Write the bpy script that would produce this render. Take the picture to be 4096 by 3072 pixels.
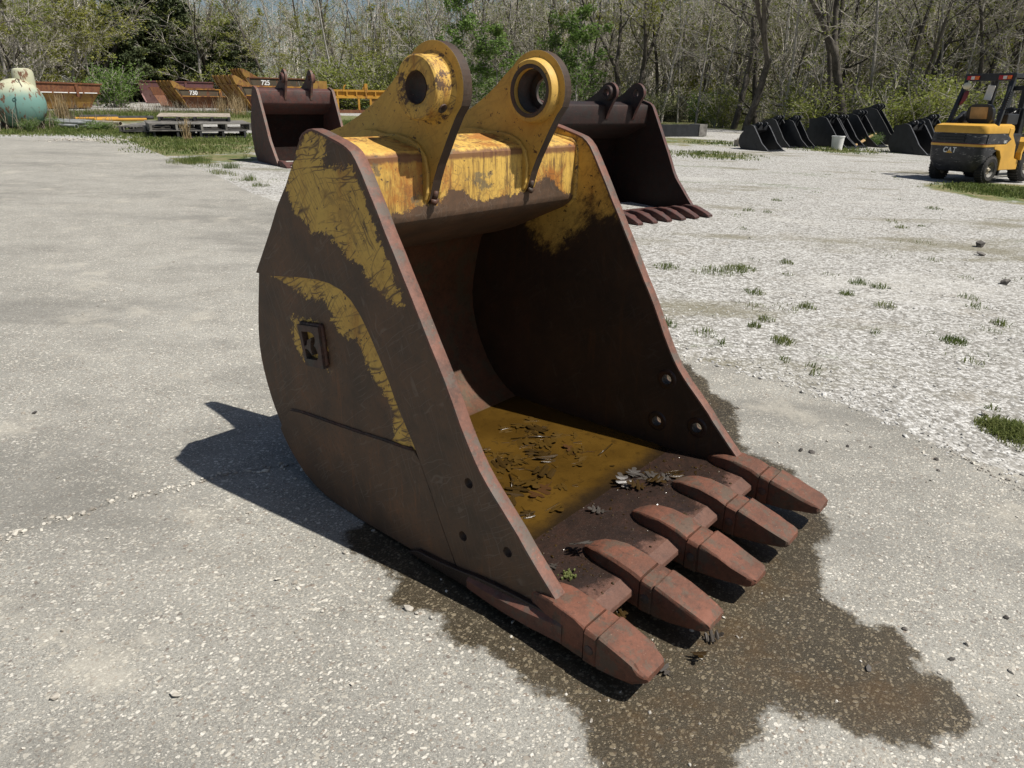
import bpy, bmesh, math, random
import numpy as np
from mathutils import Vector, Matrix, geometry

for _o in list(bpy.data.objects):
    bpy.data.objects.remove(_o)
S = bpy.context.scene
C = S.collection

# ---------------------------------------------------------------- camera
F_PX, PW, PH = 2843.0, 4096, 3072
CAM_H, PITCH, ROLL = 1.545, math.radians(21.54), math.radians(0.72)
_cp, _sp, _cr, _sr = math.cos(PITCH), math.sin(PITCH), math.cos(ROLL), math.sin(ROLL)
_right, _fwd, _up = Vector((1, 0, 0)), Vector((0, _cp, -_sp)), Vector((0, _sp, _cp))
_r2 = _right * _cr + _up * _sr
_u2 = _up * _cr - _right * _sr
CAM_R = Matrix((_r2, _u2, -_fwd)).transposed()
cd = bpy.data.cameras.new('camera')
cam = bpy.data.objects.new('camera', cd)
C.objects.link(cam)
cam.matrix_world = Matrix.Translation((0, 0, CAM_H)) @ CAM_R.to_4x4()
cd.sensor_width, cd.sensor_fit = 36.0, 'HORIZONTAL'
cd.lens = 36.0 * F_PX / PW
cd.clip_start, cd.clip_end = 0.05, 3000
S.camera = cam

# ---------------------------------------------------------------- sky, sun, exposure
SUN_DIR = Vector((0.569, -0.228, 1.0)).normalized()
w = bpy.data.worlds.new('World')
S.world = w
w.use_nodes = True
wn, wl = w.node_tree.nodes, w.node_tree.links
wn.clear()
_o = wn.new('ShaderNodeOutputWorld')
_b = wn.new('ShaderNodeBackground')
_s = wn.new('ShaderNodeTexSky')
_s.sky_type = 'NISHITA'
_s.sun_disc = False
_s.sun_elevation = math.asin(SUN_DIR.z)
_s.sun_rotation = math.atan2(SUN_DIR.x, SUN_DIR.y)
_s.air_density, _s.dust_density, _s.ozone_density = 1.0, 1.5, 1.0
_b.inputs[1].default_value = 0.05
wl.new(_s.outputs[0], _b.inputs[0])
wl.new(_b.outputs[0], _o.inputs[0])
sd = bpy.data.lights.new('sun', 'SUN')
sd.energy, sd.angle, sd.color = 4.6, math.radians(0.53), (1.0, 0.955, 0.885)
sun = bpy.data.objects.new('sun', sd)
C.objects.link(sun)
sun.rotation_euler = SUN_DIR.to_track_quat('Z', 'Y').to_euler()
S.view_settings.view_transform = 'Standard'
S.view_settings.look = 'None'
S.view_settings.exposure = 0.46
S.view_settings.gamma = 1.0
S.view_settings.use_curve_mapping = False

# ---------------------------------------------------------------- terrain and image-to-ground
def smooth(a, b, x):
    t = np.clip((np.asarray(x, float) - a) / (b - a), 0, 1)
    return t * t * (3 - 2 * t)

def terrain(x, y):
    x = np.asarray(x, float)
    y = np.asarray(y, float)
    # the lot falls gently towards the near right, so the left background stands higher
    s_ = -((x + 0.174) * 0.756 - (y - 2.041) * 0.654 + 0.6)
    z = np.where(s_ > 0, 0.95 * np.tanh(0.03 * s_ / 0.95) + 0.015 * np.clip(s_, 0, 1.0), 0.45 * np.tanh(0.045 * s_ / 0.45))
    z = z + 0.030 * np.maximum(y - 56, 0) ** 1.06 * smooth(56, 75, y)
    z = np.minimum(z, 13 + 0.0 * z)
    return z

def ray(u, v):
    return CAM_R @ Vector(((u - PW / 2) / F_PX, -(v - PH / 2) / F_PX, -1.0))

def at(u, v):
    """ground point under a photo pixel, marched along the terrain"""
    d = ray(u, v)
    o = Vector((0, 0, CAM_H))
    t, step = 0.5, 0.05
    while t < 400:
        p = o + d * t
        if p.z < float(terrain(p.x, p.y)):
            lo, hi = t - step, t
            for _ in range(30):
                m = (lo + hi) / 2
                q = o + d * m
                if q.z < float(terrain(q.x, q.y)):
                    hi = m
                else:
                    lo = m
            q = o + d * hi
            return Vector((q.x, q.y, float(terrain(q.x, q.y))))
        step = 0.05 + t * 0.01
        t += step
    q = o + d * 60
    return Vector((q.x, q.y, float(terrain(q.x, q.y))))

def along(u, dist):
    """ground point in the direction of photo column u, at depth dist along +Y"""
    d = ray(u, 430)
    x = d.x / d.y * dist
    return Vector((x, dist, float(terrain(x, dist))))

# ---------------------------------------------------------------- object helpers
def tag(o, label=None, cat=None, group=None, kind=None):
    if label: o['label'] = label
    if cat: o['category'] = cat
    if group: o['group'] = group
    if kind: o['kind'] = kind
    return o

def empty(name, loc=(0, 0, 0), rz=0.0, label=None, cat=None, group=None):
    o = bpy.data.objects.new(name, None)
    C.objects.link(o)
    o.location = loc
    o.rotation_euler = (0, 0, rz)
    o.empty_display_size = 0.1
    return tag(o, label, cat, group)

def link(name, me, parent=None):
    o = bpy.data.objects.new(name, me)
    C.objects.link(o)
    if parent is not None:
        o.parent = parent
    return o

def copy_tree(o, parent=None):
    c = o.copy()
    C.objects.link(c)
    if parent is not None:
        c.parent = parent
    for ch in list(o.children):
        copy_tree(ch, c)
    return c

def mesh_np(name, V, Fc, mat=None, smooth_=False):
    V = np.asarray(V, np.float32)
    Fc = np.asarray(Fc, np.int32)
    k = Fc.shape[1]
    me = bpy.data.meshes.new(name)
    me.vertices.add(len(V))
    me.vertices.foreach_set('co', V.ravel())
    me.loops.add(Fc.size)
    me.loops.foreach_set('vertex_index', Fc.ravel())
    me.polygons.add(len(Fc))
    me.polygons.foreach_set('loop_start', np.arange(0, Fc.size, k, dtype=np.int32))
    me.polygons.foreach_set('loop_total', np.full(len(Fc), k, np.int32))
    me.polygons.foreach_set('use_smooth', np.full(len(Fc), smooth_, bool))
    me.update(calc_edges=True)
    if mat: me.materials.append(mat)
    return me

class MB:
    """collects shapes into one mesh"""
    def __init__(s):
        s.v, s.f, s.m, s.cur = [], [], [], 0
    def add(s, vs, fs, m=None):
        n = len(s.v)
        s.v += [tuple(p) for p in vs]
        for f in fs:
            s.f.append([i + n for i in f])
            s.m.append(s.cur if m is None else m)
        return s
    def box(s, c, d, R=None, m=None, taper=1.0):
        vs = []
        for z in (-1, 1):
            k = taper if z > 0 else 1.0
            for x, y in ((-1, -1), (1, -1), (1, 1), (-1, 1)):
                p = Vector((x * d[0] / 2 * k, y * d[1] / 2 * k, z * d[2] / 2))
                if R is not None: p = R @ p
                vs.append(Vector(c) + p)
        return s.add(vs, [(3, 2, 1, 0), (4, 5, 6, 7), (0, 1, 5, 4), (1, 2, 6, 5), (2, 3, 7, 6), (3, 0, 4, 7)], m)
    def prism(s, poly, place, a, b, holes=(), m=None, mrim=None):
        """poly (p,q) extruded from a to b; place(p,q,e) -> xyz"""
        loops = [list(poly)] + [list(h) for h in holes]
        tri = geometry.tessellate_polygon([[Vector((p, q, 0)) for p, q in L] for L in loops])
        flat = [pt for L in loops for pt in L]
        n = len(flat)
        vs = [place(p, q, a) for p, q in flat] + [place(p, q, b) for p, q in flat]
        fs = [tuple(t) for t in tri] + [tuple(i + n for i in reversed(t)) for t in tri]
        s.add(vs, fs, m)
        k = 0
        base = len(s.v) - 2 * n
        for L in loops:
            for i in range(len(L)):
                j = (i + 1) % len(L)
                s.f.append([base + k + i, base + k + j, base + k + j + n, base + k + i + n])
                s.m.append(s.cur if (m is None and mrim is None) else (mrim if mrim is not None else m))
            k += len(L)
        return s
    def tube(s, pts, r, k=8, cap=True, m=None):
        pts = [Vector(p) for p in pts]
        rs = r if isinstance(r, (list, tuple)) else [r] * len(pts)
        vs, fs = [], []
        up = None
        for i, p in enumerate(pts):
            a = pts[max(i - 1, 0)]
            b = pts[min(i + 1, len(pts) - 1)]
            t = (b - a).normalized()
            if up is None:
                up = Vector((0, 0, 1)) if abs(t.z) < 0.9 else Vector((1, 0, 0))
            x = t.cross(up).normalized()
            up = x.cross(t).normalized()
            for j in range(k):
                an = 2 * math.pi * j / k
                vs.append(p + (x * math.cos(an) + up * math.sin(an)) * rs[i])
        for i in range(len(pts) - 1):
            for j in range(k):
                j2 = (j + 1) % k
                fs.append((i * k + j, i * k + j2, (i + 1) * k + j2, (i + 1) * k + j))
        if cap:
            fs.append(tuple(range(k)))
            fs.append(tuple(reversed(range((len(pts) - 1) * k, len(pts) * k))))
        return s.add(vs, fs, m)
    def lathe(s, prof, place, k=32, m=None, closed=True):
        """prof list of (r, e); place(a, b, e) with a,b in the round plane"""
        vs, fs = [], []
        n = len(prof)
        for j in range(k):
            an = 2 * math.pi * j / k
            for r, e in prof:
                vs.append(place(r * math.cos(an), r * math.sin(an), e))
        for j in range(k):
            j2 = (j + 1) % k
            for i in range(n if closed else n - 1):
                i2 = (i + 1) % n
                fs.append((j * n + i, j * n + i2, j2 * n + i2, j2 * n + i))
        return s.add(vs, fs, m)
    def loft(s, rings, m=None, cap=True):
        k = len(rings[0])
        vs = [p for r in rings for p in r]
        fs = []
        for i in range(len(rings) - 1):
            for j in range(k):
                j2 = (j + 1) % k
                fs.append((i * k + j, i * k + j2, (i + 1) * k + j2, (i + 1) * k + j))
        if cap:
            fs.append(tuple(reversed(range(k))))
            fs.append(tuple(range((len(rings) - 1) * k, len(rings) * k)))
        return s.add(vs, fs, m)
    def mesh(s, name, mats, sm=None, cut=None, attrs=None, bevel=None):
        me = bpy.data.meshes.new(name)
        me.from_pydata(s.v, [], s.f)
        me.polygons.foreach_set('material_index', s.m)
        for mt in (mats if isinstance(mats, (list, tuple)) else [mats]):
            me.materials.append(mt)
        bm = bmesh.new()
        bm.from_mesh(me)
        bmesh.ops.remove_doubles(bm, verts=bm.verts, dist=1e-5)
        bmesh.ops.recalc_face_normals(bm, faces=bm.faces)
        if cut:
            lo = [min(p[i] for p in s.v) for i in range(3)]
            hi = [max(p[i] for p in s.v) for i in range(3)]
            for ax, step in cut:
                t = lo[ax] + step * 0.517
                nrm = Vector((0, 0, 0))
                nrm[ax] = 1
                while t < hi[ax]:
                    co = Vector((0, 0, 0))
                    co[ax] = t
                    bmesh.ops.bisect_plane(bm, geom=bm.verts[:] + bm.edges[:] + bm.faces[:], plane_co=co, plane_no=nrm, dist=1e-5)
                    t += step
        bm.to_mesh(me)
        bm.free()
        if sm is not None:
            me.polygons.foreach_set('use_smooth', [True] * len(me.polygons))
            if sm < 3.1:
                me.set_sharp_from_angle(angle=sm)
        if attrs:
            co = np.empty(len(me.vertices) * 3, np.float32)
            me.vertices.foreach_get('co', co)
            co = co.reshape(-1, 3)
            for an, fn in attrs.items():
                a = me.attributes.new(an, 'FLOAT', 'POINT')
                a.data.foreach_set('value', np.asarray(fn(co), np.float32))
        me.update()
        return me
    def build(s, name, mats, parent=None, sm=None, cut=None, attrs=None, bevel=0.0):
        o = link(name, s.mesh(name, mats, sm, cut, attrs), parent)
        if bevel:
            b = o.modifiers.new('bevel', 'BEVEL')
            b.width, b.segments, b.limit_method, b.angle_limit = bevel, 2, 'ANGLE', math.radians(42)
            b.miter_outer = 'MITER_ARC'
        return o

def sdf_poly(P, poly):
    """signed distance of points P (n,2) to a polygon, positive inside"""
    P = np.asarray(P, float)
    A = np.asarray(poly, float)
    B = np.roll(A, -1, 0)
    d = np.full(len(P), 1e9)
    ins = np.zeros(len(P), bool)
    for (ax, ay), (bx, by) in zip(A, B):
        e = np.array([bx - ax, by - ay])
        wv = P - np.array([ax, ay])
        t = np.clip((wv @ e) / (e @ e + 1e-12), 0, 1)
        d = np.minimum(d, np.hypot(*(wv - t[:, None] * e).T))
        c = ((ay > P[:, 1]) != (by > P[:, 1]))
        with np.errstate(divide='ignore', invalid='ignore'):
            xi = (bx - ax) * (P[:, 1] - ay) / (by - ay) + ax
        ins ^= c & (P[:, 0] < xi)
    return np.where(ins, d, -d)

def dist_line(P, pts):
    P = np.asarray(P, float)
    d = np.full(len(P), 1e9)
    for a, b in zip(pts[:-1], pts[1:]):
        a, b = np.array(a, float), np.array(b, float)
        e = b - a
        wv = P - a
        t = np.clip((wv @ e) / (e @ e + 1e-12), 0, 1)
        d = np.minimum(d, np.hypot(*(wv - t[:, None] * e).T))
    return d

# ---------------------------------------------------------------- materials
class NT:
    def __init__(s, name):
        s.mat = bpy.data.materials.new(name)
        s.mat.use_nodes = True
        s.t = s.mat.node_tree
        s.t.nodes.clear()
        s.out = s.t.nodes.new('ShaderNodeOutputMaterial')
        s._geo = None
    def n(s, typ, ins=None, **props):
        nd = s.t.nodes.new('ShaderNode' + typ)
        for k, v in props.items(): setattr(nd, k, v)
        for k, v in (ins or {}).items():
            sk = nd.inputs[k]
            if hasattr(v, 'is_linked') or isinstance(v, bpy.types.NodeSocket):
                s.t.links.new(v, sk)
            else:
                if isinstance(v, (tuple, list)) and len(v) == 3 and sk.type == 'RGBA': v = (*v, 1)
                sk.default_value = v
        return nd
    def obj(s): return s.n('TexCoord').outputs['Object']
    def pos(s): return s.n('NewGeometry').outputs['Position']
    def attr(s, name): return s.n('Attribute', attribute_name=name).outputs['Fac']
    def rnd(s): return s.n('ObjectInfo').outputs['Random']
    def map(s, v, scale=(1, 1, 1), rot=(0, 0, 0), loc=(0, 0, 0)):
        return s.n('Mapping', {'Vector': v, 'Scale': scale, 'Rotation': rot, 'Location': loc}).outputs[0]
    def noise(s, v, scale, detail=4, rough=0.55, dist=0.0, col=False):
        nd = s.n('TexNoise', {'Vector': v, 'Scale': scale, 'Detail': detail, 'Roughness': rough, 'Distortion': dist})
        return nd.outputs['Color' if col else 'Fac']
    def vor(s, v, scale, feature='F1', rand=1.0, out='Distance'):
        nd = s.n('TexVoronoi', {'Vector': v, 'Scale': scale, 'Randomness': rand}, feature=feature)
        return nd.outputs[out]
    def m(s, op, a, b=None, c=None, clamp=False):
        ins = {0: a}
        if b is not None: ins[1] = b
        if c is not None: ins[2] = c
        return s.n('Math', ins, operation=op, use_clamp=clamp).outputs[0]
    def rng(s, x, a, b, c=0.0, d=1.0, smooth_=True):
        return s.n('MapRange', {'Value': x, 'From Min': a, 'From Max': b, 'To Min': c, 'To Max': d}, interpolation_type='SMOOTHSTEP' if smooth_ else 'LINEAR').outputs[0]
    def mix(s, f, a, b, mode='MIX'):
        nd = s.n('Mix', data_type='RGBA', blend_type=mode)
        for k, v in (('Factor', f), ('A', a), ('B', b)):
            sk = [i for i in nd.inputs if i.name == k and i.enabled][0]
            if isinstance(v, bpy.types.NodeSocket): s.t.links.new(v, sk)
            else:
                if k == 'Factor': sk.default_value = v
                else: sk.default_value = (*v[:3], 1)
        return [o for o in nd.outputs if o.enabled][0]
    def ramp(s, x, stops, interp='LINEAR'):
        nd = s.n('ValToRGB', {'Fac': x})
        cr = nd.color_ramp
        cr.interpolation = interp
        while len(cr.elements) < len(stops): cr.elements.new(0.5)
        for e, (p, c) in zip(cr.elements, stops):
            e.position = p
            e.color = (*c, 1) if len(c) == 3 else c
        return nd.outputs[0]
    def bump(s, h, strength=0.3, dist=0.01, nrm=None):
        ins = {'Height': h, 'Strength': strength, 'Distance': dist}
        if nrm is not None: ins['Normal'] = nrm
        return s.n('Bump', ins).outputs[0]
    def bsdf(s, col, rough=0.6, nrm=None, spec=0.4, metal=0.0, **kw):
        ins = {'Base Color': col, 'Roughness': rough, 'Specular IOR Level': spec, 'Metallic': metal}
        if nrm is not None: ins['Normal'] = nrm
        ins.update(kw)
        return s.n('BsdfPrincipled', ins).outputs[0]
    def done(s, sh):
        s.t.links.new(sh, s.out.inputs['Surface'])
        return s.mat

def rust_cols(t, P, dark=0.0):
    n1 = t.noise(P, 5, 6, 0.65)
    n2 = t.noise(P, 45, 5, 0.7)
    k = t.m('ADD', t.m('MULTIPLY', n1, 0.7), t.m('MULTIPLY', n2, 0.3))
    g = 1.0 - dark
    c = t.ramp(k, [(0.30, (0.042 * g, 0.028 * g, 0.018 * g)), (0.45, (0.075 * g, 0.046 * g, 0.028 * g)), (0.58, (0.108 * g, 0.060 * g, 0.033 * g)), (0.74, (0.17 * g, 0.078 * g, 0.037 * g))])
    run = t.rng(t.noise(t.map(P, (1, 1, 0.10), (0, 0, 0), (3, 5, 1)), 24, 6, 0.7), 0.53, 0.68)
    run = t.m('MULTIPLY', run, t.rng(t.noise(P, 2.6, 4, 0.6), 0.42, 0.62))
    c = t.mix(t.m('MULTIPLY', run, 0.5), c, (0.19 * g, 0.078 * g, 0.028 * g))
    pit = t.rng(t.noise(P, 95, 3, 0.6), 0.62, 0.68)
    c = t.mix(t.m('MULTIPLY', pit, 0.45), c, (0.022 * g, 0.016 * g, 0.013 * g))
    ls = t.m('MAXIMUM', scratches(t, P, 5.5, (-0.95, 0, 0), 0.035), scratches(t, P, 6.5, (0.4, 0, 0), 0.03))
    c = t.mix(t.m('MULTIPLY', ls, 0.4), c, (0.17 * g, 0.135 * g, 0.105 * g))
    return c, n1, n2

def scratches(t, P, scale, rot, thr):
    """thin stretched gouges in the plane of a plate"""
    q = t.map(t.map(P, (1, 1, 1), rot), (scale * 6, scale * 6, scale * 0.28))
    wv = t.n('VectorMath', {0: q, 1: t.n('VectorMath', {0: t.noise(P, 6, 2, col=True), 1: (0.9, 0.9, 0.9)}, operation='MULTIPLY').outputs[0]}, operation='ADD').outputs[0]
    d = t.vor(wv, 1.0, 'DISTANCE_TO_EDGE')
    gate = t.noise(t.map(P, (1, 1, 1), (0, 0, 0), (3.1 * scale, 1.7, rot[0])), 9, 3)
    return t.m('MULTIPLY', t.rng(d, 0.0, thr, 1.0, 0.0), t.rng(gate, 0.46, 0.58))

def steel_mat(name, attr='paint', yellow=(0.60, 0.385, 0.085), grime=0.5, all_paint=None, edge_noise=0.05, scratch=1.0, streak=0.0, dark=0.0, rough=0.5, soft=0.0):
    """worn yellow paint over rust-brown steel; the float attribute is the distance inside the painted area"""
    t = NT(name)
    P = t.obj()
    rust, n1, n2 = rust_cols(t, P, dark)
    if all_paint is None:
        a = t.attr(attr)
    else:
        a = t.n('Value')
        a.outputs[0].default_value = all_paint
        a = a.outputs[0]
    ed = t.m('MULTIPLY', t.m('SUBTRACT', t.noise(P, 18, 9, 0.78), 0.5), edge_noise * 2.6)
    ed2 = t.m('MULTIPLY', t.m('SUBTRACT', t.noise(t.map(t.map(P, (1, 1, 1), (-1.1, 0, 0)), (1, 1, 0.18)), 50, 5, 0.75), 0.5), edge_noise * 1.3)
    ed3 = t.m('MULTIPLY', t.m('SUBTRACT', t.noise(t.map(t.map(P, (1, 1, 1), (-0.6, 0, 0)), (1, 1, 0.16)), 75, 4, 0.75), 0.5), edge_noise * 1.0)
    p = t.m('ADD', a, t.m('ADD', ed, t.m('ADD', ed2, ed3)))
    mask = t.rng(p, -0.003 - soft, 0.004 + soft)
    # gouges, denser close to the worn edge
    near = t.rng(p, 0.0, 0.13, 1.0, 0.30)
    s1 = scratches(t, P, 4.0, (-1.1, 0, 0), 0.08)
    s2 = scratches(t, P, 5.0, (-0.75, 0, 0), 0.06)
    s3 = t.m('MAXIMUM', scratches(t, P, 7.0, (0.6, 0, 0), 0.06), scratches(t, P, 6.0, (-1.45, 0, 0), 0.06))
    sc = t.m('MAXIMUM', s1, t.m('MAXIMUM', s2, s3))
    sc = t.m('MULTIPLY', sc, t.m('MULTIPLY', near, scratch), clamp=True)
    chips = t.rng(t.noise(P, 48, 4, 0.65), 0.63, 0.66)
    mask = t.m('MULTIPLY', mask, t.m('SUBTRACT', 1.0, sc, clamp=True))
    mask = t.m('MULTIPLY', mask, t.m('SUBTRACT', 1.0, chips, clamp=True))
    # paint colour: sun-bleached, with rust bleeding and grime
    yv = t.mix(t.rng(t.noise(P, 3.5, 5, 0.6), 0.35, 0.7), yellow, tuple(c * k for c, k in zip(yellow, (0.86, 0.8, 0.75))))
    ble = t.rng(t.noise(t.map(P, (1, 1, 0.35)), 9, 7, 0.7), 0.52, 0.72)
    ble = t.m('MULTIPLY', ble, t.rng(p, 0.0, 0.16, 1.0, 0.35), clamp=True)
    yv = t.mix(t.m('MULTIPLY', ble, grime), yv, (0.27, 0.092, 0.016))
    gr = t.rng(t.noise(P, 22, 6, 0.75), 0.48, 0.75)
    yv = t.mix(t.m('MULTIPLY', gr, grime * 0.75), yv, (0.17, 0.085, 0.022))
    if streak:
        sk = t.rng(t.noise(t.map(P, (1, 1, 0.09)), 42, 5, 0.75), 0.46, 0.60)
        sk = t.m('MULTIPLY', sk, t.rng(t.noise(P, 4, 4, 0.65), 0.36, 0.54))
        yv = t.mix(t.m('MULTIPLY', sk, streak), yv, (0.10, 0.055, 0.022))
        og = t.rng(t.noise(t.map(P, (0.6, 1, 0.5), (0, 0, 0), (4.2, 0, 0)), 5, 7, 0.7), 0.47, 0.58)
        yv = t.mix(t.m('MULTIPLY', og, 0.8), yv, (0.33, 0.115, 0.02))
        zz = t.n('SeparateXYZ', {0: P}).outputs[2]
        bd = t.m('SUBTRACT', 1.0, t.m('DIVIDE', t.m('ABSOLUTE', t.m('SUBTRACT', zz, 1.352)), 0.032), clamp=True)
        bd = t.rng(t.m('ADD', bd, t.m('SUBTRACT', t.noise(P, 14, 6, 0.7), 0.5)), 0.35, 0.75)
        yv = t.mix(t.m('MULTIPLY', bd, 0.85), yv, (0.125, 0.048, 0.028))
        gy = t.rng(t.noise(t.map(P, (1, 1, 1), (0, 0.5, 0), (8, 1, 3)), 5.5, 6, 0.7), 0.60, 0.64)
        yv = t.mix(t.m('MULTIPLY', gy, 0.8), yv, (0.13, 0.105, 0.062))
    col = t.mix(mask, rust, yv)
    h = t.m('ADD', t.m('MULTIPLY', n2, 0.35), t.m('ADD', t.m('MULTIPLY', mask, 0.35), t.m('MULTIPLY', t.noise(P, 220, 3), 0.18)))
    nrm = t.bump(h, 0.28, 0.004)
    rg = t.m('ADD', rough, t.m('MULTIPLY', n2, 0.25))
    return t.done(t.bsdf(col, rg, nrm, 0.42))

def rust_mat(name, tint=(1, 1, 1), warm=0.0, bumpk=0.35, rough=0.6, spec=0.35):
    t = NT(name)
    P = t.obj()
    n1 = t.noise(P, 7, 7, 0.68)
    n2 = t.noise(P, 60, 6, 0.72)
    k = t.m('ADD', t.m('MULTIPLY', n1, 0.6), t.m('MULTIPLY', n2, 0.4))
    w0 = 1 + warm
    c = t.ramp(k, [(0.30, (0.060 * w0 * tint[0], 0.036 * tint[1] * (1 + warm * .4), 0.028 * tint[2])), (0.47, (0.118 * w0 * tint[0], 0.056 * tint[1] * (1 + warm * .4), 0.040 * tint[2])), (0.58, (0.165 * w0 * tint[0], 0.072 * tint[1] * (1 + warm * .4), 0.050 * tint[2])), (0.75, (0.21 * w0 * tint[0], 0.100 * tint[1] * (1 + warm * .4), 0.075 * tint[2]))])
    grey = t.rng(t.noise(P, 11, 7, 0.75), 0.48, 0.58)
    c = t.mix(t.m('MULTIPLY', grey, 0.75), c, (0.095 * tint[0], 0.078 * tint[1], 0.062 * tint[2]))
    drk = t.rng(t.noise(t.map(P, (1, 1, 1), (0, 0, 0), (4, 2, 7)), 24, 6, 0.75), 0.54, 0.64)
    c = t.mix(t.m('MULTIPLY', drk, 0.55), c, (0.062 * tint[0], 0.036 * tint[1], 0.027 * tint[2]))
    spk = t.rng(t.noise(P, 130, 2), 0.70, 0.74)
    c = t.mix(t.m('MULTIPLY', spk, 0.5), c, (0.33, 0.20, 0.14))
    nrm = t.bump(t.m('ADD', t.m('MULTIPLY', n2, 0.6), t.m('MULTIPLY', n1, 0.5)), bumpk, 0.0035)
    return t.done(t.bsdf(c, rough, nrm, spec))

def plain(name, col, rough=0.6, var=0.25, scale=6, bumpk=0.12, spec=0.4, metal=0.0, bscale=60):
    t = NT(name)
    P = t.obj()
    n = t.noise(P, scale, 6, 0.65)
    c = t.mix(t.rng(n, 0.3, 0.7), tuple(x * (1 - var) for x in col), tuple(min(1, x * (1 + var)) for x in col))
    nrm = t.bump(t.noise(P, bscale, 5, 0.7), bumpk, 0.006)
    return t.done(t.bsdf(c, rough, nrm, spec, metal))

def leaf_mat(name, c1, c2, trans=0.42):
    t = NT(name)
    P = t.pos()
    n = t.noise(P, 1.3, 4, 0.6)
    n2 = t.noise(P, 14, 2, 0.5)
    k = t.m('ADD', t.m('MULTIPLY', n, 0.6), t.m('MULTIPLY', n2, 0.4))
    c = t.mix(t.rng(k, 0.35, 0.65), c1, c2)
    d = t.bsdf(c, 0.55, None, 0.25)
    tr = t.n('BsdfTranslucent', {'Color': c}).outputs[0]
    mx = t.n('MixShader', {0: trans, 1: d, 2: tr}).outputs[0]
    return t.done(mx)

def bark_mat(name, c1, c2, scale=4):
    t = NT(name)
    P = t.obj()
    n = t.noise(t.map(P, (1, 1, 0.25)), scale * 4, 6, 0.7)
    n2 = t.noise(P, scale * 0.4, 4)
    k = t.m('ADD', t.m('MULTIPLY', n, 0.6), t.m('MULTIPLY', n2, 0.4))
    c = t.mix(t.rng(k, 0.36, 0.64), c1, c2)
    r = t.rnd()
    c = t.mix(t.m('MULTIPLY', r, 0.35), c, tuple(x * 0.5 for x in c1))
    return t.done(t.bsdf(c, 0.9, t.bump(n, 0.5, 0.03), 0.15))

def wet_split(t, P, c_dry, wetv, dark=0.34):
    return t.mix(wetv, c_dry, t.mix(1.0, c_dry, (dark, dark * 0.9, dark * 0.78), 'MULTIPLY'))

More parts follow.
